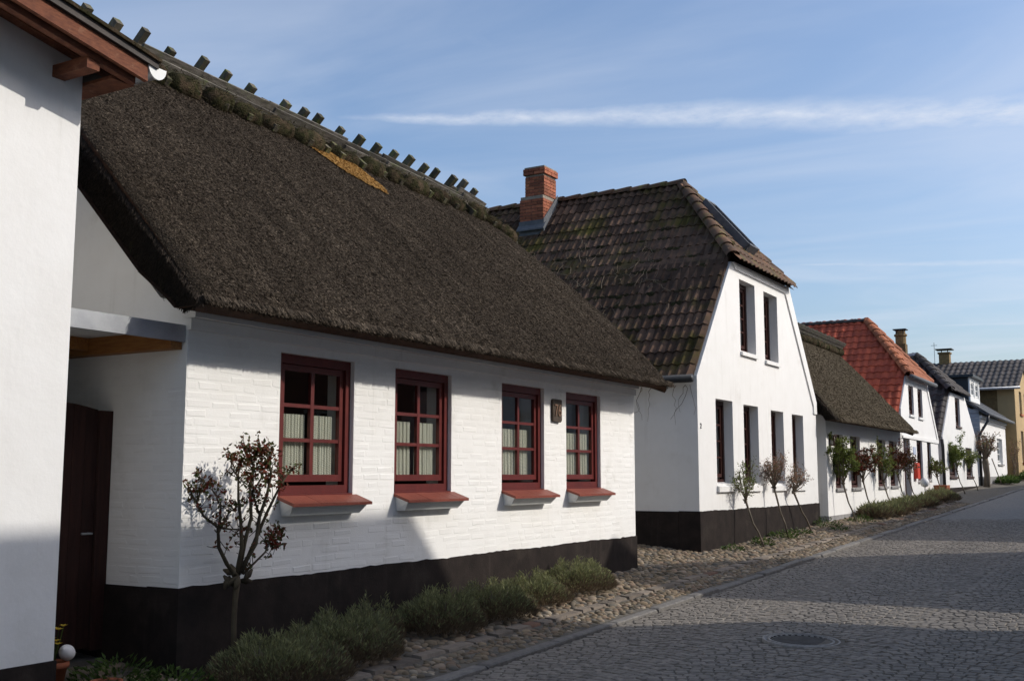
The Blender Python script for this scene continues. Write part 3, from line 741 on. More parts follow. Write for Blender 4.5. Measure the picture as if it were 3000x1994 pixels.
# ridge: rolls of heather, boards and crossed riders
yy = 5.3; k = 0
while yy < 13.6:
    L = R.uniform(.30, .56); rr = R.uniform(.095, .14); xo = -8.42+.33; 
    b = MB(); n = 12; pts = []; rad = []
    for i in range(9):
        t = i/8; y_ = yy+L*t; e = math.sqrt(max(0.02, 1-(2*t-1)**4))
        pts.append((xo+R.uniform(-.012, .012), y_, zr1(y_)-.265+R.uniform(-.012, .012))); rad.append(rr*e*R.uniform(.92, 1.08))
    b.tube(pts, rad, n); o = b.build('ridge_bundle', 'moss', roof1, True)
    tw = MB()
    for i in range(150):   # loose heather sprigs of the bundle
        t = R.random(); a_ = R.uniform(-1.2, 2.2); q = Vector((xo+rr*math.cos(a_), yy+L*t, zr1(yy+L*t)-.265+rr*math.sin(a_)*.9)); leaf(tw, q, Vector((math.cos(a_)*.5, R.gauss(0, 1), math.sin(a_)*.5-.2)), rvec(), R.uniform(.03, .08), .007, R.random())
    tw.build('heather_sprigs', 'heather', o, kind='stuff')
    yy += L*R.uniform(1.04, 1.22); k += 1
RY = [5.5, 5.9, 6.26, 6.57, 6.88, 7.24, 7.64, 7.99, 8.37, 8.92, 9.23, 9.5, 9.9, 10.28, 10.65, 10.97, 11.28, 11.62, 11.93, 12.33, 12.58, 12.9]
for yv in RY:
    z = zr1(yv)+.015; b = MB(); w = R.uniform(.072, .092); e = R.uniform(.18, .25)
    jy = R.uniform(-.03, .03); cx = -8.40
    b.bar((cx-.5, yv, z-.42), (cx+e*.75, yv+jy, z+e*.85), w, w*.9, (0, 1, 0)); b.build('ridge_rider', 'stick_wood', roof1)
    b = MB(); b.bar((cx+.42, yv+w+.012, z-.34), (cx-R.uniform(.06, .16), yv+w+.012-jy, z+R.uniform(.05, .15)), w*.9, w*.8, (0, 1, 0)); b.build('ridge_rider', 'stick_wood', roof1)
yy = 5.25
while yy < 12.7:
    L = R.uniform(.6, 1.3); y2 = min(yy+L, 13.0); dz = R.uniform(-.045, .03)
    for (dx, dz0, hgt) in ((.285, -.125, .10), (.215, -.03, .12), (.09, .03, .10)):
        b = MB(); b.bar((-8.42+dx+R.uniform(-.015, .015), yy-.06, zr1(yy)+dz0+dz+.02), (-8.42+dx+R.uniform(-.015, .015), y2+R.uniform(0, .08), zr1(y2)+dz0+dz+R.uniform(-.035, .02)), .035, hgt*R.uniform(.75, 1.1), (.6, 0, .75)); b.build('ridge_board', 'old_wood', roof1)
    yy = y2+.01
b = MB()
for kx, kz_ in ((.18, -.13), (.05, -.02), (-.06, -.01)):
    b = MB(); b.bar((-8.42+kx, 12.55, zr1(12.55)+kz_+.07), (-8.42+kx-.02, 14.05-.1*kx, zr1(14.05)+kz_+.05), .035, .10, (.6, 0, .75)); b.build('ridge_board', 'old_wood', roof1)
# patch of fresh straw under the ridge
PATCH = [(8.98, .912), (9.12, .85), (9.30, .79), (9.56, .757), (9.93, .735), (9.99, .775), (9.90, .84), (9.80, .912)]
def samp_p(rg, n):
    u = rg.uniform(.725, .915, n); yy = rg.uniform(8.9, 10.05, n)
    keep = np.array([inpoly((a_, b_), PATCH) for a_, b_ in zip(yy+rg.normal(0, .018, n), u+rg.normal(0, .005, n))])
    u = u[keep]; yy = yy[keep]; n = len(u); zr = np.array([zr1(t) for t in yy]); d = .05*np.sin(np.pi*u)*.707
    P = np.stack([-5.52-2.90*u+d+.02, yy, 2.85+(zr-2.85)*u+d+.02], 1); D = np.tile([-.7, 0, .714], (n, 1)); Nn = np.tile([.714, 0, .7], (n, 1)); S = np.tile([0., 1, 0], (n, 1))
    return P, D, Nn, S
strands(26000, samp_p, .035, .006, 'straw_patch', 'straw', roof1, 77, .3)
# loose reeds hanging at the verge
b = MB()
for k in range(4):
    u = R.uniform(0.05, .6); p = Vector((-5.8-2.6*u, 5.24, 2.83+2.5*u)); b.tube([p, p+Vector((R.uniform(.0, .1), -R.uniform(.02, .08), -R.uniform(.06, .22)))], .002, 3)
b.build('loose_reeds', 'heather', roof1, kind='stuff')
# number plaque
pl = thing('house_number_plaque', 'small brown relief plaque with number 76 between two red windows', 'plaque', (X1+.002, 11.10, 2.34))
b = MB(); b.prism([(10.995, 2.255), (11.175, 2.245), (11.205, 2.27), (11.205, 2.50), (11.19, 2.51), (11.005, 2.51), (10.99, 2.49)], FX, X1+.004, X1+.032); b.build('backing', 'bronze_plaque', pl)
def text_mesh(txt, size, m, parent, loc, name, ext=.006):
    c = bpy.data.curves.new(name, 'FONT'); c.body = txt; c.size = size; c.extrude = ext; c.align_x = 'CENTER'; c.align_y = 'CENTER'
    o = bpy.data.objects.new(name, c); COL.objects.link(o); dg = bpy.context.evaluated_depsgraph_get()
    me = bpy.data.meshes.new_from_object(o.evaluated_get(dg)); bpy.data.objects.remove(o); me.materials.clear(); me.materials.append(M[m])
    # text lies in local XY; stand it up facing +X (reading direction +Y)
    for v in me.vertices: v.co = (v.co.z, v.co.x, v.co.y)
    return link(me, name, parent, at=loc)
t = text_mesh('76', .20, 'bronze_figure', pl, (X1+.034, 11.098, 2.375), 'figures', .008); t.scale = (1, .82, 1.0)

# ------------------------------------------------------------------ HOUSE 0: rendered house at the left edge
H0 = thing('rendered_house', 'white rendered house end with brown wooden bargeboard and black plinth beside the gate', 'house', (-6, 1.5, pav(-6, 1.5)))
b = MB(); b.prism([(-6, .1), (4.52, .1), (4.52, 4.48), (-.75, 5.68), (-6, 4.48)], FX, -6, -6.3); b.build('wall', 'white_render', H0)
b = MB(); b.box(-13, -6.3, 4.22, 4.52, .1, 4.36); b.build('side_wall', 'white_render', H0)
b = MB(); b.box(-13, -12.7, -6, 4.22, .1, 4.4); b.box(-12.7, -6.3, -6, -5.7, .1, 4.4); b.build('back_wall', 'white_render', H0)
b = MB(); b.box(-6.3, -5.985, -6, 4.532, .05, .50); b.box(-13, -6.3, 4.4, 4.532, .05, .50); b.build('plinth', 'plinth_tar', H0)
rs = -.185/1.0   # bargeboard falls towards the cottage
ez = lambda y: 4.405+rs*(y-4.0)
b = MB(); b.hexa([(-5.63, -.5, ez(-.5)-.05), (-5.595, -.5, ez(-.5)-.05), (-5.595, 4.715, ez(4.715)-.05), (-5.63, 4.715, ez(4.715)-.05),
                  (-5.63, -.5, ez(-.5)+.058), (-5.595, -.5, ez(-.5)+.058), (-5.595, 4.71, ez(4.71)+.058), (-5.63, 4.71, ez(4.71)+.058)]); b.build('bargeboard', 'brown_wood', H0)
b = MB(); b.hexa([(-5.70, -.5, ez(-.5)-.085), (-5.65, -.5, ez(-.5)-.085), (-5.65, 4.66, ez(4.66)-.085), (-5.70, 4.66, ez(4.66)-.085),
                  (-5.70, -.5, ez(-.5)+.03), (-5.65, -.5, ez(-.5)+.03), (-5.65, 4.66, ez(4.66)+.03), (-5.70, 4.66, ez(4.66)+.03)]); b.build('verge_rafter', 'brown_wood', H0)
n = 14
for k in range(4):   # soffit boards under the overhang
    xa = -6.0+.088*k; b = MB(); b.hexa([(xa, -.5, ez(-.5)+.035), (xa+.082, -.5, ez(-.5)+.035), (xa+.082, 4.74, ez(4.74)+.035), (xa, 4.74, ez(4.74)+.035), (xa, -.5, ez(-.5)+.052), (xa+.082, -.5, ez(-.5)+.052), (xa+.082, 4.74, ez(4.74)+.052), (xa, 4.74, ez(4.74)+.052)]); b.build('soffit_board', 'brown_wood', H0)
b = MB(); b.hexa([(-13, -.75, 5.345), (-5.57, -.75, 5.345), (-5.57, 4.78, ez(4.78)+.062), (-13, 4.78, ez(4.78)+.062), (-13, -.75, 5.42), (-5.57, -.75, 5.42), (-5.57, 4.78, ez(4.78)+.105), (-13, 4.78, ez(4.78)+.105)]); b.build('roof', 'tile_grey', H0)
b = MB(); b.hexa([(-5.62, -.75, 5.42), (-5.55, -.75, 5.42), (-5.55, 4.79, ez(4.79)+.106), (-5.62, 4.79, ez(4.79)+.106), (-5.62, -.75, 5.45), (-5.55, -.75, 5.45), (-5.55, 4.79, ez(4.79)+.13), (-5.62, 4.79, ez(4.79)+.13)]); b.build('roof_edge', 'moss', H0)
b = MB(); b.hexa([(-13, -6.5, 4.3), (-5.57, -6.5, 4.3), (-5.57, -.76, 5.35), (-13, -.76, 5.35), (-13, -6.5, 4.4), (-5.57, -6.5, 4.4), (-5.57, -.76, 5.42), (-13, -.76, 5.42)]); b.build('far_roof_slope', 'tile_grey', H0)
b = MB(); b.box(-6.2, -5.66, 4.29, 4.385, 4.195, 4.272); b.build('purlin_end', 'brown_wood', H0)
b = MB(); b.box(-13, -5.71, 4.52, 4.70, 4.205, 4.225); b.build('eave_soffit', 'brown_wood', H0)
# half-round gutter with its white end cap
b = MB(); vs = []; n = 10
for xx in (-12.9, -5.60):
    for rr in (.068, .062):
        for i in range(n+1):
            t = math.pi+math.pi*i/n; vs.append((xx, 4.785+rr*math.cos(t), 4.335+rr*math.sin(t)))
w = n+1
fs = [(i, i+1, 2*w+i+1, 2*w+i) for i in range(n)]+[(w+i+1, w+i, 3*w+i, 3*w+i+1) for i in range(n)]+[(0, w, 3*w, 2*w), (n, 2*w+n, 3*w+n, w+n)]
b.add(vs, fs); gut = b.build('gutter', 'zinc', H0, True)
b = MB(); vs = [(-5.596, 4.785+.074*math.cos(math.pi+math.pi*i/12), 4.337+.082*math.sin(math.pi+math.pi*i/12)) for i in range(13)]
vs2 = [(-5.585, v[1], v[2]) for v in vs]; b.add(vs+vs2, [tuple(range(13)), tuple(range(25, 12, -1))]+[(i, i+1, 14+i, 13+i) for i in range(12)]+[(12, 0, 13, 25)]); b.build('gutter_end_cap', 'white_paint', gut)

# ------------------------------------------------------------------ passage: canopy, gate, plants
cn = thing('passage_canopy', 'flat canopy with pale metal fascia spanning the gap above the gate', 'canopy', (-6.3, 5.0, 2.6))
b = MB(); b.box(-6.045, -6.02, 4.535, 5.505, 2.598, 2.722); b.build('fascia', 'zinc', cn)
b = MB(); b.box(-9.5, -6.046, 4.535, 5.505, 2.675, 2.715); b.build('deck', 'white_paint', cn)
b = MB(); b.box(-9.5, -6.05, 5.40, 5.504, 2.545, 2.674); b.build('side_beam', 'pine_wood', cn)
for xx in (-7.0, -8.0):
    b = MB(); b.box(xx, xx+.06, 4.54, 5.395, 2.58, 2.672); b.build('joist', 'pine_wood', cn)
gt = thing('passage_gate', 'dark red plank gate with arched top between the two white houses', 'gate', (-6.76, 5.0, .45))
GX = -6.78; gtop = lambda y: 2.10+.075*math.cos((y-4.95)/.56*math.pi/2)
for k in range(8):
    a = 4.55+k*.105; c = a+.102; b = MB(); b.hexa([(GX-.03, a, .40), (GX, a, .40), (GX, c, .40), (GX-.03, c, .40), (GX-.03, a, gtop(a)), (GX, a, gtop(a)), (GX, c, gtop(c)), (GX-.03, c, gtop(c))]); b.build('plank', 'gate_wood', gt)
b = MB(); b.box(GX-.06, GX+.02, 5.395, 5.508, .38, 2.12); b.build('gate_post', 'gate_wood', gt)
b = MB(); b.tube([(GX+.005, 5.34, 1.22), (GX+.05, 5.34, 1.22), (GX+.05, 5.25, 1.222)], .008, 6); b.build('handle', 'zinc', gt)

# ------------------------------------------------------------------ plants
def leaf_sprig(b, p, n, ln, sp, lo=0, hi=1):
    for k in range(n):
        q = Vector(p)+rvec()*sp*R.random(); leaf(b, q, rvec()+Vector((0, 0, .4)), rvec(), ln*R.uniform(.6, 1.25), ln*R.uniform(.45, .65), R.uniform(lo, hi))
# big rose tree in front of the cottage
rs_ = thing('rose_tree', 'bare branched standard rose with dark red young leaves beside the first red window', 'rose tree', (-5.72, 5.75, pav(-5.72, 5.75)), 'standard roses along the house fronts')
stem = MB(); stem.tube([(-5.66, 5.73, pav(-5.7, 5.75)-.03), (-5.68, 5.735, .6), (-5.69, 5.75, .75), (-5.70, 5.77, .90)], [.021, .019, .019, .028], 9)
for k in range(9): # knuckled graft
    c = Vector((-5.70+R.uniform(-.05, .05), 5.78+R.uniform(-.07, .07), .93+R.uniform(-.045, .05))); v = rvec()*.05; stem.tube([c-v, c, c+v], [.010, .026, .008], 7)
stem.build('trunk', 'rose_bark', rs_, True)
limbs = [[(5.77,.93),(5.68,1.02),(5.59,1.14),(5.58,1.28),(5.44,1.36),(5.37,1.45),(5.33,1.54)], [(5.58,1.28),(5.6,1.38),(5.62,1.47),(5.49,1.56)], [(5.59,1.28),(5.69,1.38),(5.77,1.42)],
 [(5.77,.93),(5.81,1.13),(5.79,1.31),(5.78,1.47),(5.75,1.65),(5.8,1.76)], [(5.79,.93),(5.93,1.15),(5.97,1.34),(6.03,1.5),(6.07,1.65),(6.0,1.78),(5.93,1.84)],
 [(5.81,.95),(6.0,1.24),(6.1,1.37),(6.22,1.52),(6.33,1.65),(6.4,1.69)], [(5.83,.94),(6.05,1.08),(6.11,1.18),(6.19,1.24)], [(5.79,.95),(5.84,1.16),(5.89,1.34),(5.9,1.53),(5.92,1.72),(5.84,1.83)], [(5.37,1.45),(5.43,1.59),(5.4,1.64)],
 [(5.9,1.5),(5.98,1.62),(6.05,1.76),(6.09,1.83)], [(5.75,1.62),(5.66,1.70),(5.62,1.76)], [(6.11,1.18),(6.16,1.10),(6.24,1.12)], [(5.59,1.28),(5.72,1.26),(5.9,1.25)], [(5.98,1.36),(5.92,1.5),(5.96,1.66),(5.9,1.78)]]
br = MB(); lf = MB()
for li, L in enumerate(limbs):
    n = len(L); xo = R.uniform(-.10, .09) if li not in (0, 1, 2, 8) else -.02
    pts = []
    for i, (yy, zz) in enumerate(L): pts.append(Vector((-5.70+xo*i/max(1, n-1)+R.uniform(-.012, .012), yy+R.uniform(-.008, .008), zz)))
    r0 = .017 if li in (0, 3, 4, 5, 7) else .009
    br.tube(pts, [r0*(1-.72*i/(n-1)) for i in range(n)], 6)
    for i in range(1, n):   # twigs and leaves, thicker towards the tips
        f = i/(n-1); a, c = pts[i-1], pts[i]
        for q in range(2+int(5*f)):
            p = a.lerp(c, R.random()); v = (rvec()+Vector((0, 0, .5))); tl = R.uniform(.03, .11); e = p+v.normalized()*tl
            br.tube([p, p.lerp(e, .5)+rvec()*.006, e], [.0035, .0028, .002], 4)
            if R.random() < .30+.6*f and p.z > 1.05: leaf_sprig(lf, e, R.randint(3, 6), .036, .028)
    leaf_sprig(lf, pts[-1], 16, .042, .055)
for (yy, zz, sp, n) in ((5.93, 1.80, .12, 150), (6.03, 1.72, .13, 130), (5.78, 1.74, .10, 80), (5.86, 1.62, .12, 80), (6.05, 1.60, .11, 70), (5.95, 1.48, .12, 60), (6.12, 1.17, .10, 100), (6.2, 1.22, .07, 35), (5.40, 1.53, .06, 35), (5.50, 1.58, .06, 30), (6.2, 1.55, .06, 25), (5.88, .98, .05, 20)):
    leaf_sprig(lf, (-5.70, yy, zz), n, .04, sp)
br.build('branches', 'rose_bark', rs_, True); lf.build('foliage', 'rose_leaf', rs_, kind='stuff')

def rose_tree(base, knob, rad, hgt, lm, nleaf, label, seed, lo=0, hi=1, lsz=.04, lean=(0, 0), nb=9):
    R.seed(seed); base = Vector(base); knob = Vector(knob)
    t = thing('rose_tree', label, 'rose tree', base, 'standard roses along the house fronts')
    s = MB(); mid = base.lerp(knob, .5)+Vector((-.03, R.uniform(-.03, .03), 0)); s.tube([base-Vector((0, 0, .05)), base.lerp(mid, .6)+Vector((.01, 0, 0)), mid, knob], [.018, .016, .015, .02], 7)
    for k in range(4): c = knob+rvec()*.02; v = rvec()*.035; s.tube([c-v, c, c+v], [.008, .022, .008], 6)
    s.build('trunk', 'bark', t, True); b = MB(); l = MB(); tips = []
    for k in range(nb):
        a = 2*math.pi*(k+R.random()*.6)/nb; el = R.uniform(.25, 1.0); r_ = rad*R.uniform(.6, 1.05)*(1-el*.35)
        e = knob+Vector((r_*math.cos(a)*.6, r_*math.sin(a)+lean[0]*el, hgt*(.25+.75*el)*R.uniform(.75, 1.05)))
        m1 = knob.lerp(e, .4)+rvec()*rad*.12; m2 = knob.lerp(e, .75)+rvec()*rad*.1
        b.tube([knob, m1, m2, e], [.011, .008, .006, .003], 5); tips += [(m2, .6), (e, 1), (m2.lerp(e, .5), 1)]
        for q in range(6):
            p = m1.lerp(e, R.random()); f = p+(rvec()+Vector((0, 0, .3)))*rad*R.uniform(.2, .42); b.tube([p, p.lerp(f, .5)+rvec()*.01, f], [.005, .004, .002], 4); tips.append((f, 1)); tips.append((p.lerp(f, .6), .7))
    for k in range(nleaf):
        p, w = R.choice(tips)
        leaf(l, p+rvec()*rad*.16*R.random(), rvec()+Vector((0, 0, .3)), rvec(), lsz*R.uniform(.6, 1.3), lsz*R.uniform(.45, .7), R.uniform(lo, hi))
    b.build('branches', 'bark', t, True); l.build('foliage', lm, t, kind='stuff'); return t
P2 = lambda x, y: (x, y, pav(x, y))
rose_tree(P2(-5.55, 17.35), (-5.82, 17.25, 1.22), .40, .66, 'rose_leaf_green', 620, 'green leafed standard rose, the one nearest the thatched cottage of three on the gabled house', 21, .3, 1, .036, nb=12)
rose_tree(P2(-5.62, 18.95), (-5.84, 18.85, 1.42), .46, .60, 'rose_leaf_pink', 1050, 'round pinkish standard rose in the middle of three by the gabled house', 22, 0, .8, .034, nb=18)
rose_tree(P2(-5.72, 20.75), (-5.86, 20.1, 1.32), .46, .5, 'rose_leaf_pink', 620, 'sparse standard rose leaning at the last window of the gabled house', 23, 0, .8, .034, (.45, 0), nb=13)
rr = [(23.75, 23.55, 1.45, .55, .95, 'rose_leaf_green', 3200, 'dense green standard rose beside the lantern of the low thatched cottage', .25, 1),
      (25.55, 25.35, 1.5, .52, .80, 'rose_leaf', 2200, 'reddish standard rose at the second window of the low thatched cottage', 0, .75),
      (27.75, 27.45, 1.45, .50, .95, 'rose_leaf_green', 1600, 'loose green standard rose at the third window of the low thatched cottage', .15, 1),
      (29.35, 29.2, 1.6, .42, 1.0, 'rose_leaf', 1500, 'tall dark red standard rose at the fourth window of the low thatched cottage', 0, .7),
      (30.75, 30.6, 1.55, .40, .8, 'rose_leaf', 1000, 'slim standard rose between the low thatched cottage and the red roofed house', .1, .9),
      (35.0, 34.9, 1.55, .42, .6, 'rose_leaf_green', 1000, 'small standard rose beside the last window of the red roofed house', .1, .9),
      (38.9, 38.7, 1.75, .62, 1.0, 'rose_leaf_green', 3000, 'bushy green standard rose at the left window of the grey roofed gable house', .4, 1),
      (41.9, 41.8, 1.85, .46, .7, 'rose_leaf_green', 1300, 'light standard rose between both lower windows of the grey roofed gable house', .3, 1)]
for i, (yb_, yk, zk, rd, hg, lm, nl, lab, lo, hi) in enumerate(rr):
    rose_tree(P2(-5.6, yb_), (-5.8, yk, zk), rd, hg, lm, nl, lab, 30+i, lo, hi, .055)
def pollard(base, lab, seed):
    R.seed(seed); base = Vector(base); t = thing('pollarded_tree', lab, 'tree', base); s = MB(); l = MB(); bb = MB()
    s.tube([base-Vector((0, 0, .1)), base+Vector((.03, .05, .45)), base+Vector((0, -.02, .95)), base+Vector((0, 0, 1.05))], [.13, .11, .12, .10], 9)
    top = base+Vector((0, 0, 1.0)); tips = []
    for k in range(11):
        a = 2*math.pi*k/11+R.random()*.4; e = top+Vector((.5*math.cos(a)*R.uniform(.5, 1), .95*math.sin(a)*R.uniform(.5, 1.05), R.uniform(.35, 1.0))); m1 = top.lerp(e, .5)+rvec()*.08
        s.tube([top, m1, e], [.05, .035, .015], 6)
        for q in range(7):
            p = m1.lerp(e, R.random()); f = p+(rvec()+Vector((0, 0, .5)))*R.uniform(.12, .32); bb.tube([p, f], [.012, .004], 4); tips += [p, f]
    for k in range(1300): leaf(l, R.choice(tips)+rvec()*.12*R.random(), rvec(), rvec(), .07*R.uniform(.6, 1.2), .045, R.random())
    s.build('trunk', 'bark', t, True); bb.build('branches', 'bark', t, True); l.build('foliage', 'rose_leaf_pink', t, kind='stuff')
pollard((-5.75, 45.3, pav(-5.75, 45.3)), 'pollarded tree with knotty crown against the corner of the white eaves house', 51)
b = MB(); b.tube([(-5.6, 48.6, pav(-5.6, 48.6)), (-5.65, 46.4, 2.25)], .02, 5); tag(b.build('leaning_pole', 'bark'), 'thin slanting pole propped against the pollarded tree', 'pole')

def bush(c, rx, ry, h, n, lab, cat='bush', m='lavender', seed=1, blade=(.10, .009), group=None, name='lavender_bush', lo=0, hi=1):
    """mound of fine upright sprigs: woody brown ones within, grey-green shoots outside"""
    rg = np.random.default_rng(seed); c = np.array(c, float)
    t = thing(name, lab, cat, tuple(c), group)
    a = rg.uniform(0, 2*np.pi, n); r = np.sqrt(rg.uniform(0, 1, n)); k = rg.uniform(0, 1, n)**.55
    prof = np.sqrt(np.clip(1-r**2.2, 0, 1))*(.92+.22*np.sin(a*3+seed)+.15*np.sin(a*7+2*seed+r*6)+.20*np.sin(r*np.cos(a)*9+seed)*np.sin(r*np.sin(a)*11+2*seed))
    rx *= 1.1; ry *= 1.12
    P = np.stack([c[0]+rx*r*np.cos(a), c[1]+ry*r*np.sin(a), c[2]+h*.66*prof*k], 1)
    dirv = np.stack([r*np.cos(a)*.55+rg.normal(0, .4, n), r*np.sin(a)*.55+rg.normal(0, .4, n), np.full(n, .75)], 1); dirv /= np.linalg.norm(dirv, axis=1)[:, None]
    sd_ = np.cross(dirv, rg.normal(0, 1, (n, 3))); sd_ /= np.linalg.norm(sd_, axis=1)[:, None]
    L = (blade[0]*rg.uniform(.5, 1.35, n))[:, None]; w = (blade[1]*rg.uniform(.6, 1.4, n))[:, None]
    V = np.empty((n, 4, 3)); V[:, 0] = P-sd_*w*.3; V[:, 1] = P+dirv*L*.6-sd_*w*.5; V[:, 2] = P+dirv*L; V[:, 3] = P+dirv*L*.6+sd_*w*.5
    woody = (prof*k < .12+.62*rg.random(n)) | (k < .5); rn = np.where(woody, rg.uniform(0, .42, n), rg.uniform(.45, 1, n)); rn = lo+(hi-lo)*rn
    link(np_mesh('foliage', V.reshape(-1, 3), np.arange(n*4).reshape(n, 4), rn, m), 'foliage', t, 'stuff')
    s = MB()
    for q in range(26):
        aa = R.uniform(0, 6.28); r_ = R.uniform(.1, .8); p = Vector((c[0]+rx*.25*math.cos(aa), c[1]+ry*.3*math.sin(aa), c[2]-.03)); e = Vector((c[0]+rx*r_*math.cos(aa), c[1]+ry*r_*math.sin(aa), c[2]+h*.62*math.sqrt(1-r_*r_)))
        s.tube([p, p.lerp(e, .5)+rvec()*.02, e], [.007, .005, .003], 4)
    s.build('stems', 'bark', t, True); return t
lv = [(-5.42, 5.95, .42, .50, .40, 18000, 'dark lavender bush under the rose tree at the cottage corner'),
      (-5.55, 6.75, .40, .48, .42, 18000, 'broad dark lavender bush between rose tree and second window'),
      (-5.74, 7.35, .24, .30, .42, 4500, 'small greener lavender bush close to the black plinth'),
      (-5.60, 8.15, .36, .42, .44, 16000, 'shaded lavender bush below the second red window'),
      (-5.58, 9.05, .34, .50, .40, 16000, 'half sunlit brownish lavender bush in the middle of the row'),
      (-5.66, 9.95, .32, .50, .38, 15000, 'sunlit lavender bush below the third red window'),
      (-5.70, 11.05, .30, .62, .42, 17000, 'sunlit green lavender bush at the end of the row below the fourth red window')]
for i, (x, y_, rx, ry, h, n, lab) in enumerate(lv): bush((x, y_, pav(x, y_)), rx, ry, h, n, lab, 'bush', 'lavender', 60+i, (.05, .0075), 'lavender bushes along the cottage front')
hb = [(-5.55, 25.3, .30, .45, .36, 3000, 'tall pale lavender bush, first of the row at the low thatched cottage'), (-5.45, 26.3, .32, .5, .28, 3000, 'second lavender bush of the row at the low thatched cottage'),
      (-5.5, 27.5, .34, .6, .36, 3500, 'largest lavender bush in the row at the low thatched cottage'), (-5.55, 28.9, .3, .55, .34, 3000, 'lavender bush at the far end of the low thatched cottage'), (-5.45, 30.5, .32, .6, .34, 3000, 'yellowish bush between the low cottage and the red roofed house'),
      (-5.5, 33.6, .4, 1.0, .40, 4500, 'wide dark green bush before the red roofed house')]
for i, (x, y_, rx, ry, h, n, lab) in enumerate(hb): bush((x, y_, pav(x, y_)), rx, ry, h, n, lab, 'bush', 'lavender', 80+i, (.14, .018), 'bushes along the far house fronts')
for i, (x, y_, rx, ry, h, n, lab) in enumerate([(-5.5, 49.5, .35, .9, .38, 1500, 'low round green bush before the white eaves house'), (-5.5, 51.8, .25, .45, .25, 700, 'small green bush at the end of the white eaves house'), (-5.2, 56.0, .5, 1.6, .5, 2200, 'green hedge plant beside the yellow house')]):
    bush((x, y_, pav(x, y_)), rx, ry, h, n, lab, 'bush', 'green_leaf', 90+i, (.14, .04), None, 'garden_bush')
def tuft(c, r, h, n, lab, seed, m='green_leaf', name='weed_tuft', lsz=.05):
    R.seed(seed); b = MB(); c = Vector(c)
    for k in range(n):
        a = R.uniform(0, 6.28); q = r*math.sqrt(R.random()); p = c+Vector((q*math.cos(a), q*math.sin(a), h*R.random()*(1-q/r*.6)))
        leaf(b, p, Vector((math.cos(a)*.7, math.sin(a)*.7, R.uniform(.1, 1))), rvec()+Vector((0, 0, 1)), lsz*R.uniform(.6, 1.4), lsz*R.uniform(.3, .55), R.random())
    t = thing(name, lab, 'plant', c, 'low green plants at the wall foots'); b.build('foliage', m, t, kind='stuff'); return t
for i, (x, y_, r, h, n, lab) in enumerate([(-5.75, 16.4, .16, .10, 120, 'small weed tuft at the left corner of the gabled house'), (-5.65, 17.5, .18, .16, 200, 'leafy weed tuft at the foot of the green rose'), (-5.7, 18.9, .26, .17, 300, 'bright green weed tuft at the middle rose'), (-5.75, 20.0, .2, .12, 150, 'low weed tuft between middle and leaning rose'),
      (-5.75, 21.9, .28, .22, 260, 'round leafy plant at the right corner of the gabled house'), (-5.55, 23.9, .3, .18, 220, 'dark green plant at the corner of the low thatched cottage'), (-5.4, 21.5, .16, .1, 90, 'tiny weed in the cobbles before the gabled house')]):
    tuft((x, y_, pav(x, y_)-.01), r, h, n, lab, 100+i)
tuft((-6.12, 5.10, pav(-6.1, 5.1)), .28, .20, 320, 'dark green herbs growing at the gate foot', 120)
tuft((-5.80, 5.30, pav(-5.8, 5.3)), .30, .12, 320, 'low ground cover at the corner of the cottage plinth', 121)
tuft((-5.55, 4.95, pav(-5.55, 4.95)), .30, .13, 260, 'green ground cover in front of the passage', 122)
# terracotta pots, flowers and egg at the gate
def pot(c, r, h, lab):
    t = thing('flower_pot', lab, 'pot', c); b = MB(); b.lathe([(.001, 0), (r*.68, 0), (r*.92, h*.78), (r*1.0, h*.78), (r*1.04, h*.82), (r*1.04, h), (r*.9, h), (r*.86, h*.86)], c, 18); b.build('pot', 'terracotta', t, True)
    b = MB(); b.lathe([(r*.88, h*.88), (.001, h*.9)], c, 14); b.build('soil', 'soil', t); return t
PZ = pav(-6.3, 4.8)
pot((-6.30, 4.74, PZ), .10, .17, 'ribbed terracotta pot with yellow flowers and white egg by the wall')
pot((-5.92, 4.86, pav(-5.92, 4.86)-.02), .10, .12, 'low terracotta pot among the green herbs')
b = MB(); b.lathe([(.001, -.062), (.025, -.056), (.045, -.03), (.05, 0), (.044, .03), (.028, .056), (.001, .068)], (0, 0, 0), 18); me = b.mesh('egg', 'egg_white', True)
e = link(me, 'decorative_egg', at=(-6.24, 4.80, PZ+.225)); e.rotation_euler = (.9, .7, 0); tag(e, 'white decorative egg lying in the pot of yellow flowers', 'egg')
R.seed(5); fl = thing('yellow_flowers', 'small yellow spring flowers in the terracotta pot', 'flowers', (-6.31, 4.73, PZ+.14)); s = MB(); pt = MB()
for k in range(12):
    a = R.uniform(0, 6.28); q = R.uniform(.02, .09); p = Vector((-6.31+q*.3*math.cos(a), 4.73+q*.3*math.sin(a), PZ+.14)); e2 = Vector((-6.31+q*math.cos(a), 4.73+q*math.sin(a), PZ+R.uniform(.24, .40))); s.tube([p, e2], .003, 4)
    for j in range(6): leaf(pt, e2, (math.cos(j*1.05), math.sin(j*1.05), .4), (0, 0, 1), .032, .022, R.random())
s.build('stems', 'green_leaf', fl); pt.build('petals', 'yellow_petal', fl)

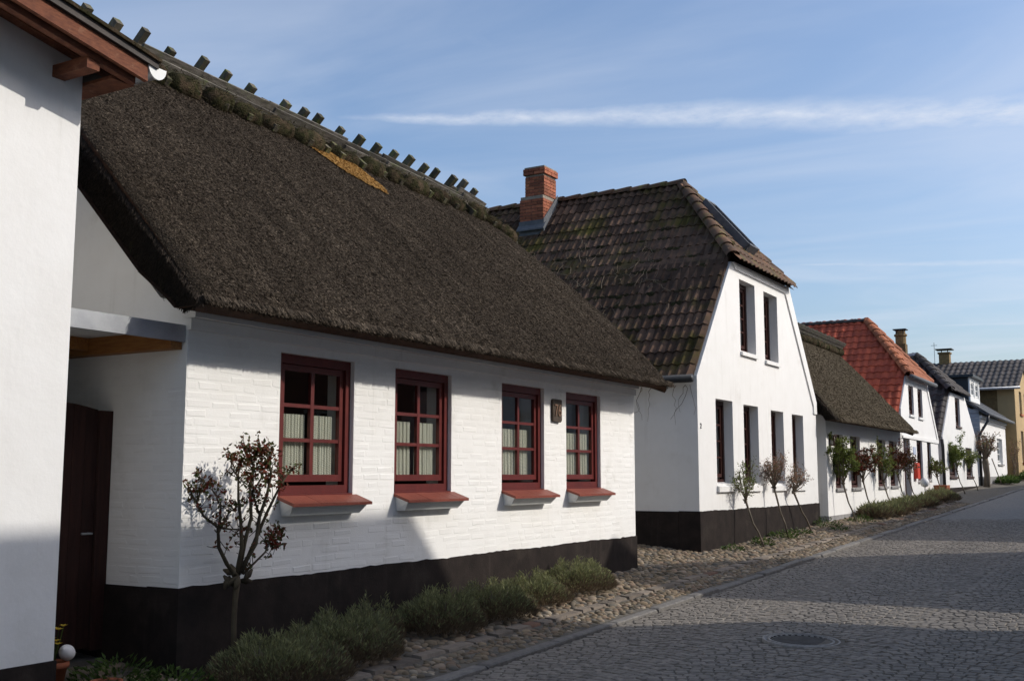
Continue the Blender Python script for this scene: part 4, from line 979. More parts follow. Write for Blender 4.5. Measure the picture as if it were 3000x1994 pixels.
# ------------------------------------------------------------------ HOUSE 2: white half-hipped gable house
H2 = thing('gabled_house', 'white gable front house with mossy brown half hipped tile roof and brick chimney', 'house', (-6, 19, pav(-6, 19)))
g2 = [(15.65, .2), (22.31, .2), (22.31, 3.20), (20.56, 5.23), (17.34, 5.20), (15.65, 3.14)]
w2 = [(16.44, 17.24, 1.50, 2.84), (17.79, 18.57, 1.49, 2.82), (19.30, 20.06, 1.48, 2.80), (20.61, 21.37, 1.47, 2.79)]
u2 = [(17.73, 18.56, 3.73, 4.965), (19.06, 19.87, 3.70, 4.945)]
b = MB(); b.prism(g2, FX, -6, -6.34, [rect(*h) for h in w2+u2]); b.build('wall', 'white_limewash', H2)
b = MB(); b.box(-13, -6.34, 15.65, 15.95, .2, 3.14); b.build('side_wall', 'white_limewash', H2)
b = MB(); b.box(-13, -6.34, 22.01, 22.31, .2, 3.2); b.build('side_wall', 'white_limewash', H2)
b = MB(); b.prism([(15.95, .2), (22.01, .2), (22.01, 3.2), (18.97, 6.7), (15.95, 3.1)], FX, -12.7, -13.0); b.build('back_wall', 'white_limewash', H2)
b = MB(); b.prism([(16.0, .6), (22.0, .6), (22.0, 2.9), (18.97, 6.3), (16.0, 2.9)], FX, -8.6, -8.5); b.box(-12.6, -6.4, 15.96, 22.0, 3.0, 3.06); b.build('room_shade_backing', 'room_shade', H2)
ragged_plinth(H2, -6.33, -5.982, 15.632, 22.325, .2, 1.092, 1.066)
b = MB(); b.box(-13, -6.335, 15.63, 15.8, .2, 1.085); b.build('side_plinth', 'plinth_tar', H2)
band = [(22.312, 3.10), (20.60, 5.235), (17.42, 5.205), (17.50, 5.09), (20.36, 5.09), (22.10, 3.02), (22.10, 2.86), (22.312, 2.86)]
b = MB(); b.prism(band, FX, -6.002, -5.972); b.build('verge_band', 'white_limewash', H2)
for (a, c, z0, z1) in w2: 
    window(H2, -6, a+.002, c-.002, z0+.002, z1-.002, .155, 'dark_frame', 2, 4, fw=.06, sw=.05)
    b = MB(); b.hexa([(-6.2, a-.02, z0-.13), (-5.955, a-.02, z0-.13), (-5.955, c+.02, z0-.13), (-6.2, c+.02, z0-.13), (-6.15, a+.001, z0+.02), (-5.955, a-.02, z0-.045), (-5.955, c+.02, z0-.045), (-6.15, c-.001, z0+.02)]); b.build('window_sill', 'white_limewash', H2)
for (a, c, z0, z1) in u2:
    window(H2, -6, a+.002, c-.002, z0+.002, z1-.002, .155, 'dark_frame', 2, 4, fw=.06, sw=.05)
    b = MB(); b.hexa([(-6.2, a+.001, z0-.06), (-5.955, a-.02, z0-.08), (-5.955, c+.02, z0-.08), (-6.2, c-.001, z0-.06), (-6.2, a+.001, z0+.015), (-5.955, a-.02, z0-.02), (-5.955, c+.02, z0-.02), (-6.2, c-.001, z0+.015)]); b.build('window_sill', 'white_limewash', H2)
# roof
RYM, RZ = 18.97, 7.11; EY, EZ = 15.50, 3.09
SLN = math.hypot(RYM-EY, RZ-EZ); vd = Vector((0, RYM-EY, RZ-EZ))/SLN
hipv = (5.33-EZ)/(RZ-EZ)*SLN
roof2 = MB().hexa([(-13, EY, EZ-.06), (-6.03, EY, EZ-.06), (-6.03, 17.30, 5.20), (-13, 17.30, 5.20), (-13, EY, EZ), (-6.03, EY, EZ), (-6.03, 17.30, 5.26), (-13, 17.30, 5.26)]).add(
    [(-13, 17.30, 5.26), (-6.03, 17.30, 5.26), (-7.48, RYM, RZ), (-13, RYM, RZ)], [(0, 1, 2, 3)]).add(
    [(-13, 22.5, 3.12), (-6.03, 22.5, 3.12), (-6.03, 20.6, 5.26), (-7.48, RYM, RZ), (-13, RYM, RZ)], [(0, 1, 2, 3, 4)]).add(
    [(-5.88, 17.24, 5.20), (-5.88, 20.66, 5.18), (-7.48, RYM, RZ)], [(0, 1, 2)]).build('tiled_roof', 'tile_dark', H2)
PRD = tile_profile(2, .30, .30, .042)
in_chim = lambda c: -10.72 < c.x < -10.10 and c.y > 18.15
tile_slope(roof2, (-6.02, EY, EZ), (-1, 0, 0), vd, [(0, 0), (6.6, 0), (6.6, SLN), (1.52, SLN), (0, hipv)], .30, .30, PRD, 'tile_dark', 300, skip=in_chim)
hvd = Vector((-7.48+5.84, 0, RZ-5.20)); hl = hvd.length
tile_slope(roof2, (-5.84, 17.22, 5.20), (0, 1, 0), hvd, [(0, 0), (3.46, 0), (1.76, hl), (1.72, hl)], .21, .27, tile_profile(1, .21, .27, .03), 'tile_ridge', 0, name='hip_tile')
cap_tiles(roof2, (-7.42, RYM, RZ+.0), (-13, RYM, RZ+.0), .115, .36, 'tile_ridge')
cap_tiles(roof2, (-5.93, 17.26, 5.27), (-7.50, RYM, RZ+.02), .11, .34, 'tile_ridge', 'hip_ridge_tile')
cap_tiles(roof2, (-5.93, 20.64, 5.24), (-7.50, RYM, RZ+.02), .11, .34, 'tile_ridge', 'hip_ridge_tile')
# roof window on the hip
hn = Vector((hl and (RZ-5.20)/hl, 0, 1.64/hl)); hd = hvd.normalized(); c0 = Vector((-5.84, 18.55, 5.20))
b = MB(); 
for (a, c) in ((.55, 1.75),):
    for yy in (0, .48): b.bar(c0+Vector((0, yy, 0))+hd*a+hn*.10, c0+Vector((0, yy, 0))+hd*c+hn*.10, .07, .16, hn)
    for vv in (a, c): b.bar(c0+hd*vv+hn*.10, c0+Vector((0, .48, 0))+hd*vv+hn*.10, .07, .16, hn)
rw = b.build('roof_window', 'lead', roof2)
b = MB(); q = [c0+hd*.55+hn*.15, c0+Vector((0, .48, 0))+hd*.55+hn*.15, c0+Vector((0, .48, 0))+hd*1.75+hn*.15, c0+hd*1.75+hn*.15]; b.add(q, [(0, 1, 2, 3)]); b.build('roof_pane', 'glass', roof2)
# gutter along the side
b = MB(); b.tube([(-13, 15.42, 3.05), (-5.99, 15.44, 3.09)], .062, 10); b.build('gutter', 'dark_metal', H2, True)
# chimney of single bricks over a lead apron
CX0, CX1, CY0, CY1 = -10.66, -10.13, 18.28, 18.86
core = MB(); core.box(CX0+.012, CX1-.012, CY0+.012, CY1-.012, 6.1, 7.12); core.box(CX0+.11, CX1-.012, CY0+.05, CY1-.05, 7.12, 7.66)
ch = core.build('chimney', 'mortar', H2)
bkm = [MB().box(-.116, .116, -.052, .052, -.028, .028, k/6).mesh('brick', 'brick_red') for k in range(6)]
def chim_courses(x0, x1, y0, y1, z0, z1):
    z = z0; row = 0
    while z+.06 <= z1:
        off = .06 if row % 2 else 0
        for (a0, a1, fix, ax) in ((x0, x1, y0+.05, 'x'), (x0, x1, y1-.05, 'x'), (y0, y1, x0+.05, 'y'), (y0, y1, x1-.05, 'y')):
            L = a1-a0; n = 2; st = L/n
            for k in range(n+ (1 if off else 0)):
                p = a0+max(0, st*k-(st/2 if off else 0)); q = a0+min(L, st*(k+1)-(st/2 if off else 0)); w_ = q-p-.01
                if w_ < .05: continue
                c = (p+q)/2; at = (c, fix, z+.03) if ax == 'x' else (fix, c, z+.03)
                o = link(R.choice(bkm), 'brick', ch, at=at); o.scale = (w_/.232, 1+R.uniform(-.03, .03), 1)
                o.rotation_euler = (0, 0, 0 if ax == 'x' else math.pi/2)
        z += .066; row += 1
chim_courses(CX0, CX1, CY0, CY1, 6.60, 7.12); chim_courses(CX0+.10, CX1, CY0+.04, CY1-.04, 7.13, 7.56); chim_courses(CX0+.07, CX1+.03, CY0+.01, CY1-.01, 7.56, 7.69)
b = MB(); b.box(CX0+.09, CX1+.01, CY0+.03, CY1-.03, 7.69, 7.72); b.build('chimney_cap', 'mortar', ch)
b = MB(); b.box(CX0-.014, CX1+.014, CY0-.014, CY0+.3, 6.25, 6.62); b.hexa([(CX1+.002, CY0-.01, 6.3), (CX1+.02, CY0-.01, 6.3), (CX1+.02, CY1, 7.0), (CX1+.002, CY1, 7.0), (CX1+.002, CY0-.01, 6.63), (CX1+.02, CY0-.01, 6.63), (CX1+.02, CY1, 7.22), (CX1+.002, CY1, 7.22)]); b.build('lead_flashing', 'lead', ch)
b = MB(); b.hexa([(CX0-.03, CY0-.09, 6.41), (CX1+.05, CY0-.09, 6.41), (CX1+.05, CY0+.02, 6.54), (CX0-.03, CY0+.02, 6.54), (CX0-.03, CY0-.09, 6.44), (CX1+.05, CY0-.09, 6.44), (CX1+.05, CY0+.02, 6.57), (CX0-.03, CY0+.02, 6.57)]); b.build('lead_apron', 'lead', ch)
t = text_mesh('2', .115, 'black_paint', None, (-5.994, 15.765, 2.378), 'house_number', .004); tag(t, 'small black house number at the corner of the gabled house', 'number')
# moss cushions and dry creeper on the tiles
R.seed(41); b = MB()
nrm2 = Vector((0, -(RZ-EZ), RYM-EY)).normalized()
for k in range(420):
    u = R.gauss(2.6, 1.3); v = R.gauss(2.35, .8)
    if not (0.3 < u < 6 and .2 < v < 4.6): continue
    row = round(v/.30)*.30-.03; c = Vector((-6.02-u, EY, EZ))+vd*(row+R.uniform(-.03, .05))+nrm2*.03
    r_ = R.uniform(.03, .085); vs = []
    for (k_, zz) in ((1, 0), (.75, .32), (.1, .5)):
        for i in range(7):
            t_ = i*.8976; q = r_*k_*R.uniform(.8, 1.2); vs.append(c+Vector((-1, 0, 0))*q*math.cos(t_)*1.5+vd*q*math.sin(t_)*.7+nrm2*zz*r_)
    b.add(vs, [(j*7+i, j*7+(i+1) % 7, (j+1)*7+(i+1) % 7, (j+1)*7+i) for j in range(2) for i in range(7)])
b.build('moss_cushions', 'moss', roof2, True, 'stuff')
def creeper(name, lab, starts, stepf, m, rad, n):
    b = MB()
    for p in starts:
        p = Vector(p); pts = [p]
        for k in range(n): p = stepf(p, k); pts.append(p)
        b.tube(pts, [rad*(1-.6*i/n) for i in range(n+1)], 4)
    return tag(b.build(name, m), lab, 'creeper')
mat('dry_vine', (.22, .17, .11), (.14, .10, .07), 10, .9)
creeper('dry_creeper', 'dry leafless creeper strands lying on the mossy tile roof', [Vector((-6.02-R.uniform(.8, 4), EY, EZ))+vd*R.uniform(1.0, 3.2)+nrm2*.07 for k in range(46)],
        lambda p, k: p+Vector((R.gauss(-.02, .07), 0, 0))+vd*R.gauss(.05, .06)+nrm2*R.gauss(0, .006), 'dry_vine', .006, 9)
creeper('hanging_creeper', 'thin bare creeper strands hanging from the gutter on the shaded white wall', [(-6.1-R.random()*1.9, 15.62, 3.0) for k in range(16)],
        lambda p, k: p+Vector((R.gauss(-.012, .035), R.uniform(-.004, .003), -R.uniform(.03, .13))), 'dry_vine', .005, 7)

# ------------------------------------------------------------------ HOUSE 3: low thatched cottage
H3 = thing('low_thatched_cottage', 'low white cottage with brown thatch between the gabled house and red roofed house', 'house', (-6, 27, pav(-6, 27)))
w3 = [(23.72, 24.50, 1.34, 2.51), (25.10, 26.05, 1.34, 2.51), (27.84, 28.82, 1.34, 2.51), (29.25, 30.23, 1.34, 2.51)]
b = MB(); b.prism([(23.05, .3), (30.9, .3), (30.9, 2.9), (23.05, 2.9)], FX, -6, -6.3, [rect(*h) for h in w3]); b.build('wall', 'white_brick', H3)
for a in (23.05, 30.6):
    b = MB(); b.prism([(-6.3, .3), (-9.4, .3), (-9.4, 2.9), (-7.75, 4.75), (-6.3, 3.15)], FY, a, a+.3); b.build('gable_wall', 'white_brick', H3)
b = MB(); b.box(-9.4, -9.1, 23.35, 30.6, .3, 2.9); b.build('back_wall', 'white_brick', H3)
b = MB(); b.box(-8.2, -8.1, 23.36, 30.59, .6, 4); b.build('room_shade_backing', 'room_shade', H3)
b = MB(); b.box(-9.3, -6.31, 23.035, 23.2, .3, 1.06); b.build('side_plinth', 'plinth_tar', H3)
b = MB(); b.box(-6.3, -5.988, 23.04, 30.91, .3, .78); b.build('plinth', 'plinth_grey', H3)
for (a, c, z0, z1) in w3:
    window(H3, -6, a+.002, c-.002, z0+.002, z1-.002, .085, 'dark_frame', 2, 3, fw=.06, sw=.05)
    b = MB(); b.box(-6.19, -5.955, a-.02, c+.02, z0-.055, z0-.002); b.build('window_sill', 'plinth_grey', H3)
roof3, top3 = thatch_roof(H3, 22.5, lambda u: float(np.interp(u, [0, .3, .7, 1], [30.85, 30.45, 30.45, 30.6])), -5.58, 2.80, -7.72, lambda y: 5.22-.006*(y-26), .28, .40, 150000, 'thatch_far', -6, 31, .008, .03)
for k in range(10):
    ya = 25.4+k*.52; b = MB(); b.tube([(-7.47, ya+.05*i, 5.00+R.uniform(-.02, .02)) for i in range(11)], [.10+R.uniform(-.015, .015) for i in range(11)], 8); b.build('ridge_bundle', 'moss', roof3, True)
for k in range(3):
    b = MB(); b.bar((-7.50+.06*k, 25.4, 5.14+.06*k), (-7.50+.06*k, 30.75, 5.11+.06*k), .03, .10, (.6, 0, .75)); b.build('ridge_board', 'old_wood', roof3)
for k in range(12):
    yv = 25.7+k*.42; b = MB(); b.bar((-8.1, yv, 4.85), (-7.58, yv, 5.42), .06, .055, (0, 1, 0)); b.build('ridge_rider', 'stick_wood', roof3)
lm = thing('wall_lantern', 'small framed wall lantern beside the first window of the low thatched cottage', 'lantern', (-6, 23.4, 2.36))
b = MB(); 
for yy in (23.30, 23.46): 
    for xx in (-5.99, -5.90): b.box(xx-.012, xx+.012, yy-.012, yy+.012, 2.27, 2.45)
b.box(-6.0, -5.885, 23.285, 23.475, 2.45, 2.475); b.box(-6.0, -5.885, 23.285, 23.475, 2.25, 2.27); b.build('frame', 'dark_frame', lm)
b = MB(); b.box(-5.985, -5.91, 23.315, 23.445, 2.28, 2.44); b.build('glass_body', 'lamp_glass', lm)

# ------------------------------------------------------------------ HOUSE 4: red half-hipped roof
H4 = thing('red_roofed_house', 'white gable house with bright red tiled half hipped roof', 'house', (-6, 33.7, pav(-6, 33.7)))
g4 = [(30.96, .4), (36.55, .4), (36.55, 2.72), (34.95, 4.42), (31.86, 4.40), (30.96, 3.44)]
d4 = (31.08, 32.0, .86, 2.64); w4 = [(33.0, 33.85, 1.46, 2.64), (34.63, 35.25, 1.5, 2.63)]; u4 = [(32.12, 32.85, 3.32, 4.15), (33.48, 34.2, 3.30, 4.15)]
b = MB(); b.prism(g4, FX, -6, -6.3, [rect(*h) for h in [d4]+w4+u4]); b.build('wall', 'white_render', H4)
b = MB(); b.box(-12, -6.3, 30.96, 31.2, .4, 3.3); b.box(-12, -6.3, 36.3, 36.55, .4, 2.7); b.box(-12, -11.8, 31.2, 36.3, .4, 5); b.build('side_walls', 'white_render', H4)
b = MB(); b.prism([(31.21, .6), (36.29, .6), (36.29, 2.6), (33.6, 5.5), (31.21, 3.2)], FX, -8.6, -8.5); b.build('room_shade_backing', 'room_shade', H4)
b = MB(); b.prism([(30.97, 2.64), (36.56, 2.60), (36.56, 2.72), (36.47, 2.72), (30.97, 2.70)], FX, -6.002, -5.97); b.build('string_course', 'white_render', H4)
b = MB(); b.prism([(36.56, 2.73), (34.96, 4.43), (31.9, 4.41), (31.96, 4.29), (34.86, 4.30), (36.36, 2.73)], FX, -6.002, -5.975); b.build('verge_band', 'white_render', H4)
for (a, c, z0, z1) in w4+u4:
    window(H4, -6, a+.002, c-.002, z0+.002, z1-.002, .05, 'dark_frame', 2, 4, fw=.055, sw=.045)
    b = MB(); b.box(-6.1, -5.95, a-.03, c+.03, z0-.06, z0-.001); b.build('window_sill', 'white_paint', H4)
b = MB(); b.box(-6.2, -6.14, 31.10, 31.98, .87, 2.62); dr = b.build('door', 'dark_frame', H4)
for k in range(2):
    for j in range(3): b = MB(); b.box(-6.139, -6.125, 31.18+k*.40, 31.50+k*.40, .98+j*.54, 1.42+j*.54); b.build('door_panel', 'dark_frame', dr)
b = MB(); b.box(-6.3, -5.6, 31.0, 32.1, .4, .86); b.build('door_step', 'plinth_grey', H4)
RY4, RZ4, RX4 = 33.55, 6.25, -7.38; E4 = Vector((-6.03, 30.62, 3.12)); V4 = Vector((0, RY4-30.62, RZ4-3.12)); S4 = V4.length
roof4 = MB().add([(-12, 30.62, 3.12), (-6.03, 30.62, 3.12), (-6.03, 31.85, 4.44), (RX4, RY4, RZ4), (-12, RY4, RZ4)], [(0, 1, 2, 3, 4)]).add([(-12, 36.8, 2.6), (-6.03, 36.8, 2.6), (-6.03, 34.95, 4.46), (RX4, RY4, RZ4), (-12, RY4, RZ4)], [(0, 1, 2, 3, 4)]).add([(-5.85, 31.7, 4.38), (-5.85, 35.1, 4.38), (RX4, RY4, RZ4)], [(0, 1, 2)]).build('tiled_roof', 'tile_red', H4)
tile_slope(roof4, E4, (-1, 0, 0), V4, [(0, 0), (4.6, 0), (4.6, S4), (1.42, S4), (0, S4*.43)], .212, .275, tile_profile(1, .212, .275, .035, n=5), 'tile_red', 300)
hv4 = Vector((RX4+5.83, 0, RZ4-4.38))
tile_slope(roof4, (-5.83, 31.7, 4.38), (0, 1, 0), hv4, [(0, 0), (3.4, 0), (1.86, hv4.length), (1.82, hv4.length)], .212, .275, tile_profile(1, .212, .275, .035), 'tile_orange', 0, name='hip_tile')
cap_tiles(roof4, (RX4+.05, RY4, RZ4), (-12, RY4, RZ4), .10, .36, 'tile_grey')
cap_tiles(roof4, (-5.88, 31.74, 4.42), (RX4, RY4, RZ4+.02), .125, .34, 'tile_orange', 'hip_ridge_tile')
cap_tiles(roof4, (-5.88, 35.06, 4.42), (RX4, RY4, RZ4+.02), .125, .34, 'tile_orange', 'hip_ridge_tile')
b = MB(); b.tube([(-5.80, 31.6, 4.36), (-5.80, 35.45, 4.36)], .06, 8); b.build('gutter', 'lead', H4, True)
# downpipe between houses
b = MB(); b.tube([(-5.93, 36.9, 2.75), (-5.93, 37.0, 2.5), (-5.93, 37.0, .75)], .05, 8); tag(b.build('downpipe', 'dark_metal', smooth=True), 'dark rain pipe in the gap between the red and grey roofed houses', 'pipe')
mbx = thing('post_box', 'bright red wall post box beside the door of the red roofed house', 'post box', (-5.9, 32.55, 1.75))
b = MB(); b.prism([(32.38, 1.52), (32.76, 1.52), (32.76, 1.92), (32.68, 1.97), (32.46, 1.97), (32.38, 1.92)], FX, -5.998, -5.89); b.build('body', 'postbox_red', mbx)
b = MB(); b.box(-5.889, -5.882, 32.44, 32.70, 1.83, 1.865); b.build('slot', 'black_paint', mbx)
b = MB(); b.box(-5.999, -5.985, 32.42, 32.80, 2.20, 2.42); tag(b.build('wall_sign', 'blue_sign'), 'small pale blue sign on the wall above the red post box', 'sign')

# ------------------------------------------------------------------ HOUSE 5: grey ribbed roof gable
H5 = thing('grey_roofed_gable_house', 'white plastered gable house with dark grey ribbed roof and round topped chimney', 'house', (-6, 41.3, pav(-6, 41.3)))
g5 = [(37.46, .5), (45.1, .5), (45.1, 2.92), (42.6, 4.42), (39.38, 4.42), (37.46, 2.86)]
w5 = [(38.5, 40.05, 1.56, 2.60), (42.2, 43.7, 1.56, 2.60)]; u5 = [(40.3, 41.35, 3.30, 4.31)]
b = MB(); b.prism(g5, FX, -6, -6.3, [rect(*h) for h in w5+u5]); b.build('wall', 'white_render', H5)
b = MB(); b.box(-12, -6.3, 37.46, 37.7, .5, 2.9); b.box(-12, -6.3, 44.9, 45.1, .5, 2.9); b.box(-12, -11.8, 37.7, 44.9, .5, 4); b.build('side_walls', 'white_render', H5)
b = MB(); b.prism([(37.71, .6), (44.89, .6), (44.89, 2.7), (41.1, 5.2), (37.71, 2.7)], FX, -8.6, -8.5); b.build('room_shade_backing', 'room_shade', H5)
b = MB(); b.box(-6.28, -5.98, 37.45, 45.11, .5, 1.2); b.build('plinth', 'plinth_tar', H5)
for (a, c, z0, z1) in w5+u5:
    window(H5, -6, a+.002, c-.002, z0+.002, z1-.002, .065, 'dark_frame', 2, 3, fw=.06, sw=.05)
    b = MB(); b.box(-6.11, -5.95, a-.03, c+.03, z0-.07, z0-.001); b.build('window_sill', 'dark_frame', H5)
RY5, RZ5, RX5 = 41.1, 5.9, -7.33
roof5 = MB().add([(-12, 37.1, 2.62), (-6.03, 37.1, 2.62), (-6.03, 39.36, 4.47), (RX5, RY5, RZ5), (-12, RY5, RZ5)], [(0, 1, 2, 3, 4)]).add([(-12, 45.4, 2.7), (-6.03, 45.4, 2.7), (-6.03, 42.4, 4.46), (RX5, RY5, RZ5), (-12, RY5, RZ5)], [(0, 1, 2, 3, 4)]).add([(-5.85, 38.9, 4.44), (-5.85, 42.6, 4.44), (RX5, RY5, RZ5)], [(0, 1, 2)]).build('ribbed_roof', 'tile_grey', H5)
V5 = Vector((0, RY5-37.1, RZ5-2.62)); S5 = V5.length
tile_slope(roof5, (-6.03, 37.1, 2.62), (-1, 0, 0), V5, [(0, 0), (3.2, 0), (3.2, S5), (1.35, S5), (0, S5*.52)], .26, .33, tile_profile(1, .26, .33, .07, n=5), 'tile_grey', 300)
cap_tiles(roof5, (-5.9, 38.95, 4.48), (RX5, RY5, RZ5+.02), .13, .36, 'tile_grey', 'hip_ridge_tile')
cap_tiles(roof5, (-5.9, 42.55, 4.48), (RX5, RY5, RZ5+.02), .13, .36, 'tile_grey', 'hip_ridge_tile')
hv5 = Vector((RX5+5.83, 0, RZ5-4.44))
tile_slope(roof5, (-5.83, 38.9, 4.44), (0, 1, 0), hv5, [(0, 0), (3.7, 0), (2.22, hv5.length), (2.18, hv5.length)], .26, .33, tile_profile(1, .26, .33, .05), 'tile_grey', 0, name='hip_tile')
cap_tiles(roof5, (RX5, RY5, RZ5), (-12, RY5, RZ5), .12, .4, 'zinc')
b = MB(); b.box(-8.04, -7.66, 40.85, 41.25, 5.5, 6.34); b.lathe([(.19, 6.2), (.19, 6.62), (.23, 6.64), (.23, 6.70), (.18, 6.72), (.17, 6.82)], (-7.85, 41.05, 0), 14); c5 = b.build('chimney', 'yellow_brick', H5)
b = MB(); b.box(-8.08, -7.62, 40.82, 41.28, 6.86, 6.89)
for xx in (-7.98, -7.72):
    for yy in (40.92, 41.18): b.box(xx-.015, xx+.015, yy-.015, yy+.015, 6.70, 6.86)
b.build('chimney_cap', 'dark_metal', c5)

# ------------------------------------------------------------------ HOUSE 6: white eaves house with dormer
H6 = thing('white_eaves_house', 'white house with grey slate roof and dark clad dormer facing the street', 'house', (-6, 50.4, pav(-6, 50.4)))
w6 = [(46.75, 48.05, 2.09, 3.20), (51.2, 53.0, 2.08, 3.19)]
b = MB(); b.prism([(46.3, .6), (54.4, .6), (54.4, 3.95), (46.3, 3.95)], FX, -6, -6.3, [rect(*h) for h in w6]); b.build('wall', 'white_render', H6)
b = MB(); b.prism([(-6.3, .6), (-11.6, .6), (-11.6, 3.9), (-8.8, 5.9), (-6.3, 4.2)], FY, 46.3, 46.6); b.build('gable_wall', 'blue_cladding', H6)
b = MB(); b.prism([(-6.3, .6), (-11.6, .6), (-11.6, 3.9), (-8.8, 5.9), (-6.3, 4.2)], FY, 54.1, 54.4); b.build('gable_wall', 'white_render', H6)
for k in range(9): b = MB(); b.box(-8.0, -6.02, 46.28, 46.299, 2.6+k*.18, 2.76+k*.18); b.build('cladding_board', 'blue_cladding', H6)
b = MB(); b.box(-11.6, -11.4, 46.6, 54.1, .6, 3.9); b.build('back_wall', 'white_render', H6)
b = MB(); b.box(-8.6, -8.5, 46.7, 54.0, .6, 5); b.build('room_shade_backing', 'room_shade', H6)
b = MB(); b.box(-6.25, -5.97, 46.28, 54.42, .6, 1.55); b.build('plinth', 'plinth_grey', H6)
for (z0, z1, p) in ((3.72, 3.78, .04), (3.84, 3.95, .09)): b = MB(); b.box(-6.1, -6+p, 46.29, 54.41, z0, z1); b.build('cornice', 'white_render', H6)
for (a, c, z0, z1) in w6:
    window(H6, -6, a+.002, c-.002, z0+.002, z1-.002, .10, 'white_paint', 2, 3, fw=.07, sw=.05)
    b = MB(); b.box(-6.1, -5.94, a-.03, c+.03, z0-.07, z0-.001); b.build('window_sill', 'plinth_grey', H6)
b = MB(); b.hexa([(-5.72, 46.1, 3.94), (-5.72, 54.7, 3.94), (-8.85, 54.7, 6.13), (-8.85, 46.1, 6.13), (-5.72, 46.1, 4.02), (-5.72, 54.7, 4.02), (-8.85, 54.7, 6.22), (-8.85, 46.1, 6.22)])
b.hexa([(-11.9, 46.1, 3.94), (-11.9, 54.7, 3.94), (-8.86, 54.7, 6.13), (-8.86, 46.1, 6.13), (-11.9, 46.1, 4.02), (-11.9, 54.7, 4.02), (-8.86, 54.7, 6.22), (-8.86, 46.1, 6.22)]); r6 = b.build('roof', 'slate', H6)
R.seed(9)
sm = [MB().box(-.24, .24, -.19, .19, -.006, .006, k/5).mesh('slate', 'slate') for k in range(5)]
vd6 = Vector((-3.13, 0, 2.2)).normalized(); n6 = Vector((2.2, 0, 3.13)).normalized(); B6 = Matrix((Vector((0, 1, 0)), vd6, -Vector((0, 1, 0)).cross(vd6) if Vector((0, 1, 0)).cross(vd6).z < 0 else Vector((0, 1, 0)).cross(vd6))).transposed()
for j in range(9):
    for i in range(18):
        c = Vector((-5.70, 46.35+i*.485+(.24 if j % 2 else 0), 4.03))+vd6*(.2+j*.36)+n6*.012
        o = link(R.choice(sm), 'slate', r6, at=c); o.rotation_mode = 'QUATERNION'; o.rotation_quaternion = (B6 @ Matrix.Rotation(-.035, 3, 'X')).to_quaternion()
b = MB(); b.tube([(-5.66, 46.1, 3.98), (-5.66, 54.7, 3.98)], .06, 8); b.build('gutter', 'lead', H6, True)
b = MB(); b.tube([(-5.66, 46.2, 3.95), (-5.70, 46.15, 3.7), (-5.94, 46.1, 3.3), (-6.0, 45.9, 3.1), (-6.0, 45.9, 1.0)], .05, 8); b.build('downpipe', 'dark_metal', H6, True)
dm = MB(); dm.box(-8.7, -6.42, 46.75, 46.9, 4.55, 5.52); dm.box(-8.7, -6.42, 49.25, 49.4, 4.55, 5.52); dm = dm.build('dormer', 'dark_cladding', H6)
b = MB(); b.box(-8.9, -6.2, 46.55, 49.6, 5.52, 5.62); b.build('dormer_roof', 'dark_cladding', dm)
b = MB(); b.prism(rect(46.75, 49.4, 4.55, 5.52), FX, -6.42, -6.36, [rect(46.95, 47.95, 4.72, 5.42), rect(48.2, 49.2, 4.72, 5.42)]); b.build('dormer_front', 'white_paint', dm)
for a in (46.95, 48.2): window(H6, -6.36, a+.002, a+.998, 4.722, 5.418, .02, 'white_paint', 2, 2, fw=.05, sw=.05, name='dormer_window')

# ------------------------------------------------------------------ HOUSE 7: tall yellow house
H7 = thing('yellow_house', 'tall ochre yellow house with brick side wall and ribbed grey roof at street end', 'house', (-6, 58.5, pav(-6, 58.5)))
w7 = [(57.0, 58.1, 2.2, 3.7), (59.2, 60.3, 2.2, 3.7), (57.0, 58.1, 4.5, 5.6), (59.2, 60.3, 4.5, 5.6)]
b = MB(); b.prism([(55.2, .8), (62.2, .8), (62.2, 5.7), (58.7, 7.1), (55.2, 5.7)], FX, -5.60, -5.9, [rect(*h) for h in w7]); b.build('wall', 'yellow_render', H7)
b = MB(); b.box(-6.35, -5.9, 55.2, 55.5, .8, 5.66); b.build('corner_wall', 'yellow_render', H7)
b = MB(); b.box(-14, -6.351, 55.21, 55.5, .8, 5.66); b.build('side_wall', 'yellow_brick', H7)
b = MB(); b.box(-14, -5.9, 61.9, 62.2, .8, 5.7); b.box(-14, -13.7, 55.5, 61.9, .8, 6); b.build('far_walls', 'yellow_render', H7)
b = MB(); b.box(-8.6, -8.5, 55.6, 61.8, .8, 5.6); b.build('room_shade_backing', 'room_shade', H7)
for (a, c, z0, z1) in w7:
    window(H7, -5.6, a+.002, c-.002, z0+.002, z1-.002, .1, 'white_paint', 2, 3)
    b = MB(); b.box(-5.7, -5.52, a-.04, c+.04, z0-.09, z0-.001); b.build('window_sill', 'tile_orange', H7)
V7 = Vector((0, 58.7-54.75, 7.25-5.66)); S7 = V7.length
r7 = MB().hexa([(-14, 54.75, 5.60), (-5.35, 54.75, 5.60), (-5.35, 58.7, 7.17), (-14, 58.7, 7.17), (-14, 54.75, 5.66), (-5.35, 54.75, 5.66), (-5.35, 58.7, 7.25), (-14, 58.7, 7.25)]).hexa(
    [(-14, 62.65, 5.60), (-5.35, 62.65, 5.60), (-5.35, 58.71, 7.17), (-14, 58.71, 7.17), (-14, 62.65, 5.66), (-5.35, 62.65, 5.66), (-5.35, 58.71, 7.25), (-14, 58.71, 7.25)]).build('roof', 'tile_grey', H7)
tile_slope(r7, (-5.35, 54.72, 5.66), (-1, 0, 0), V7, [(0, 0), (6.5, 0), (6.5, S7), (0, S7)], .26, .60, tile_profile(1, .26, .60, .05, n=5), 'tile_grey', 300)
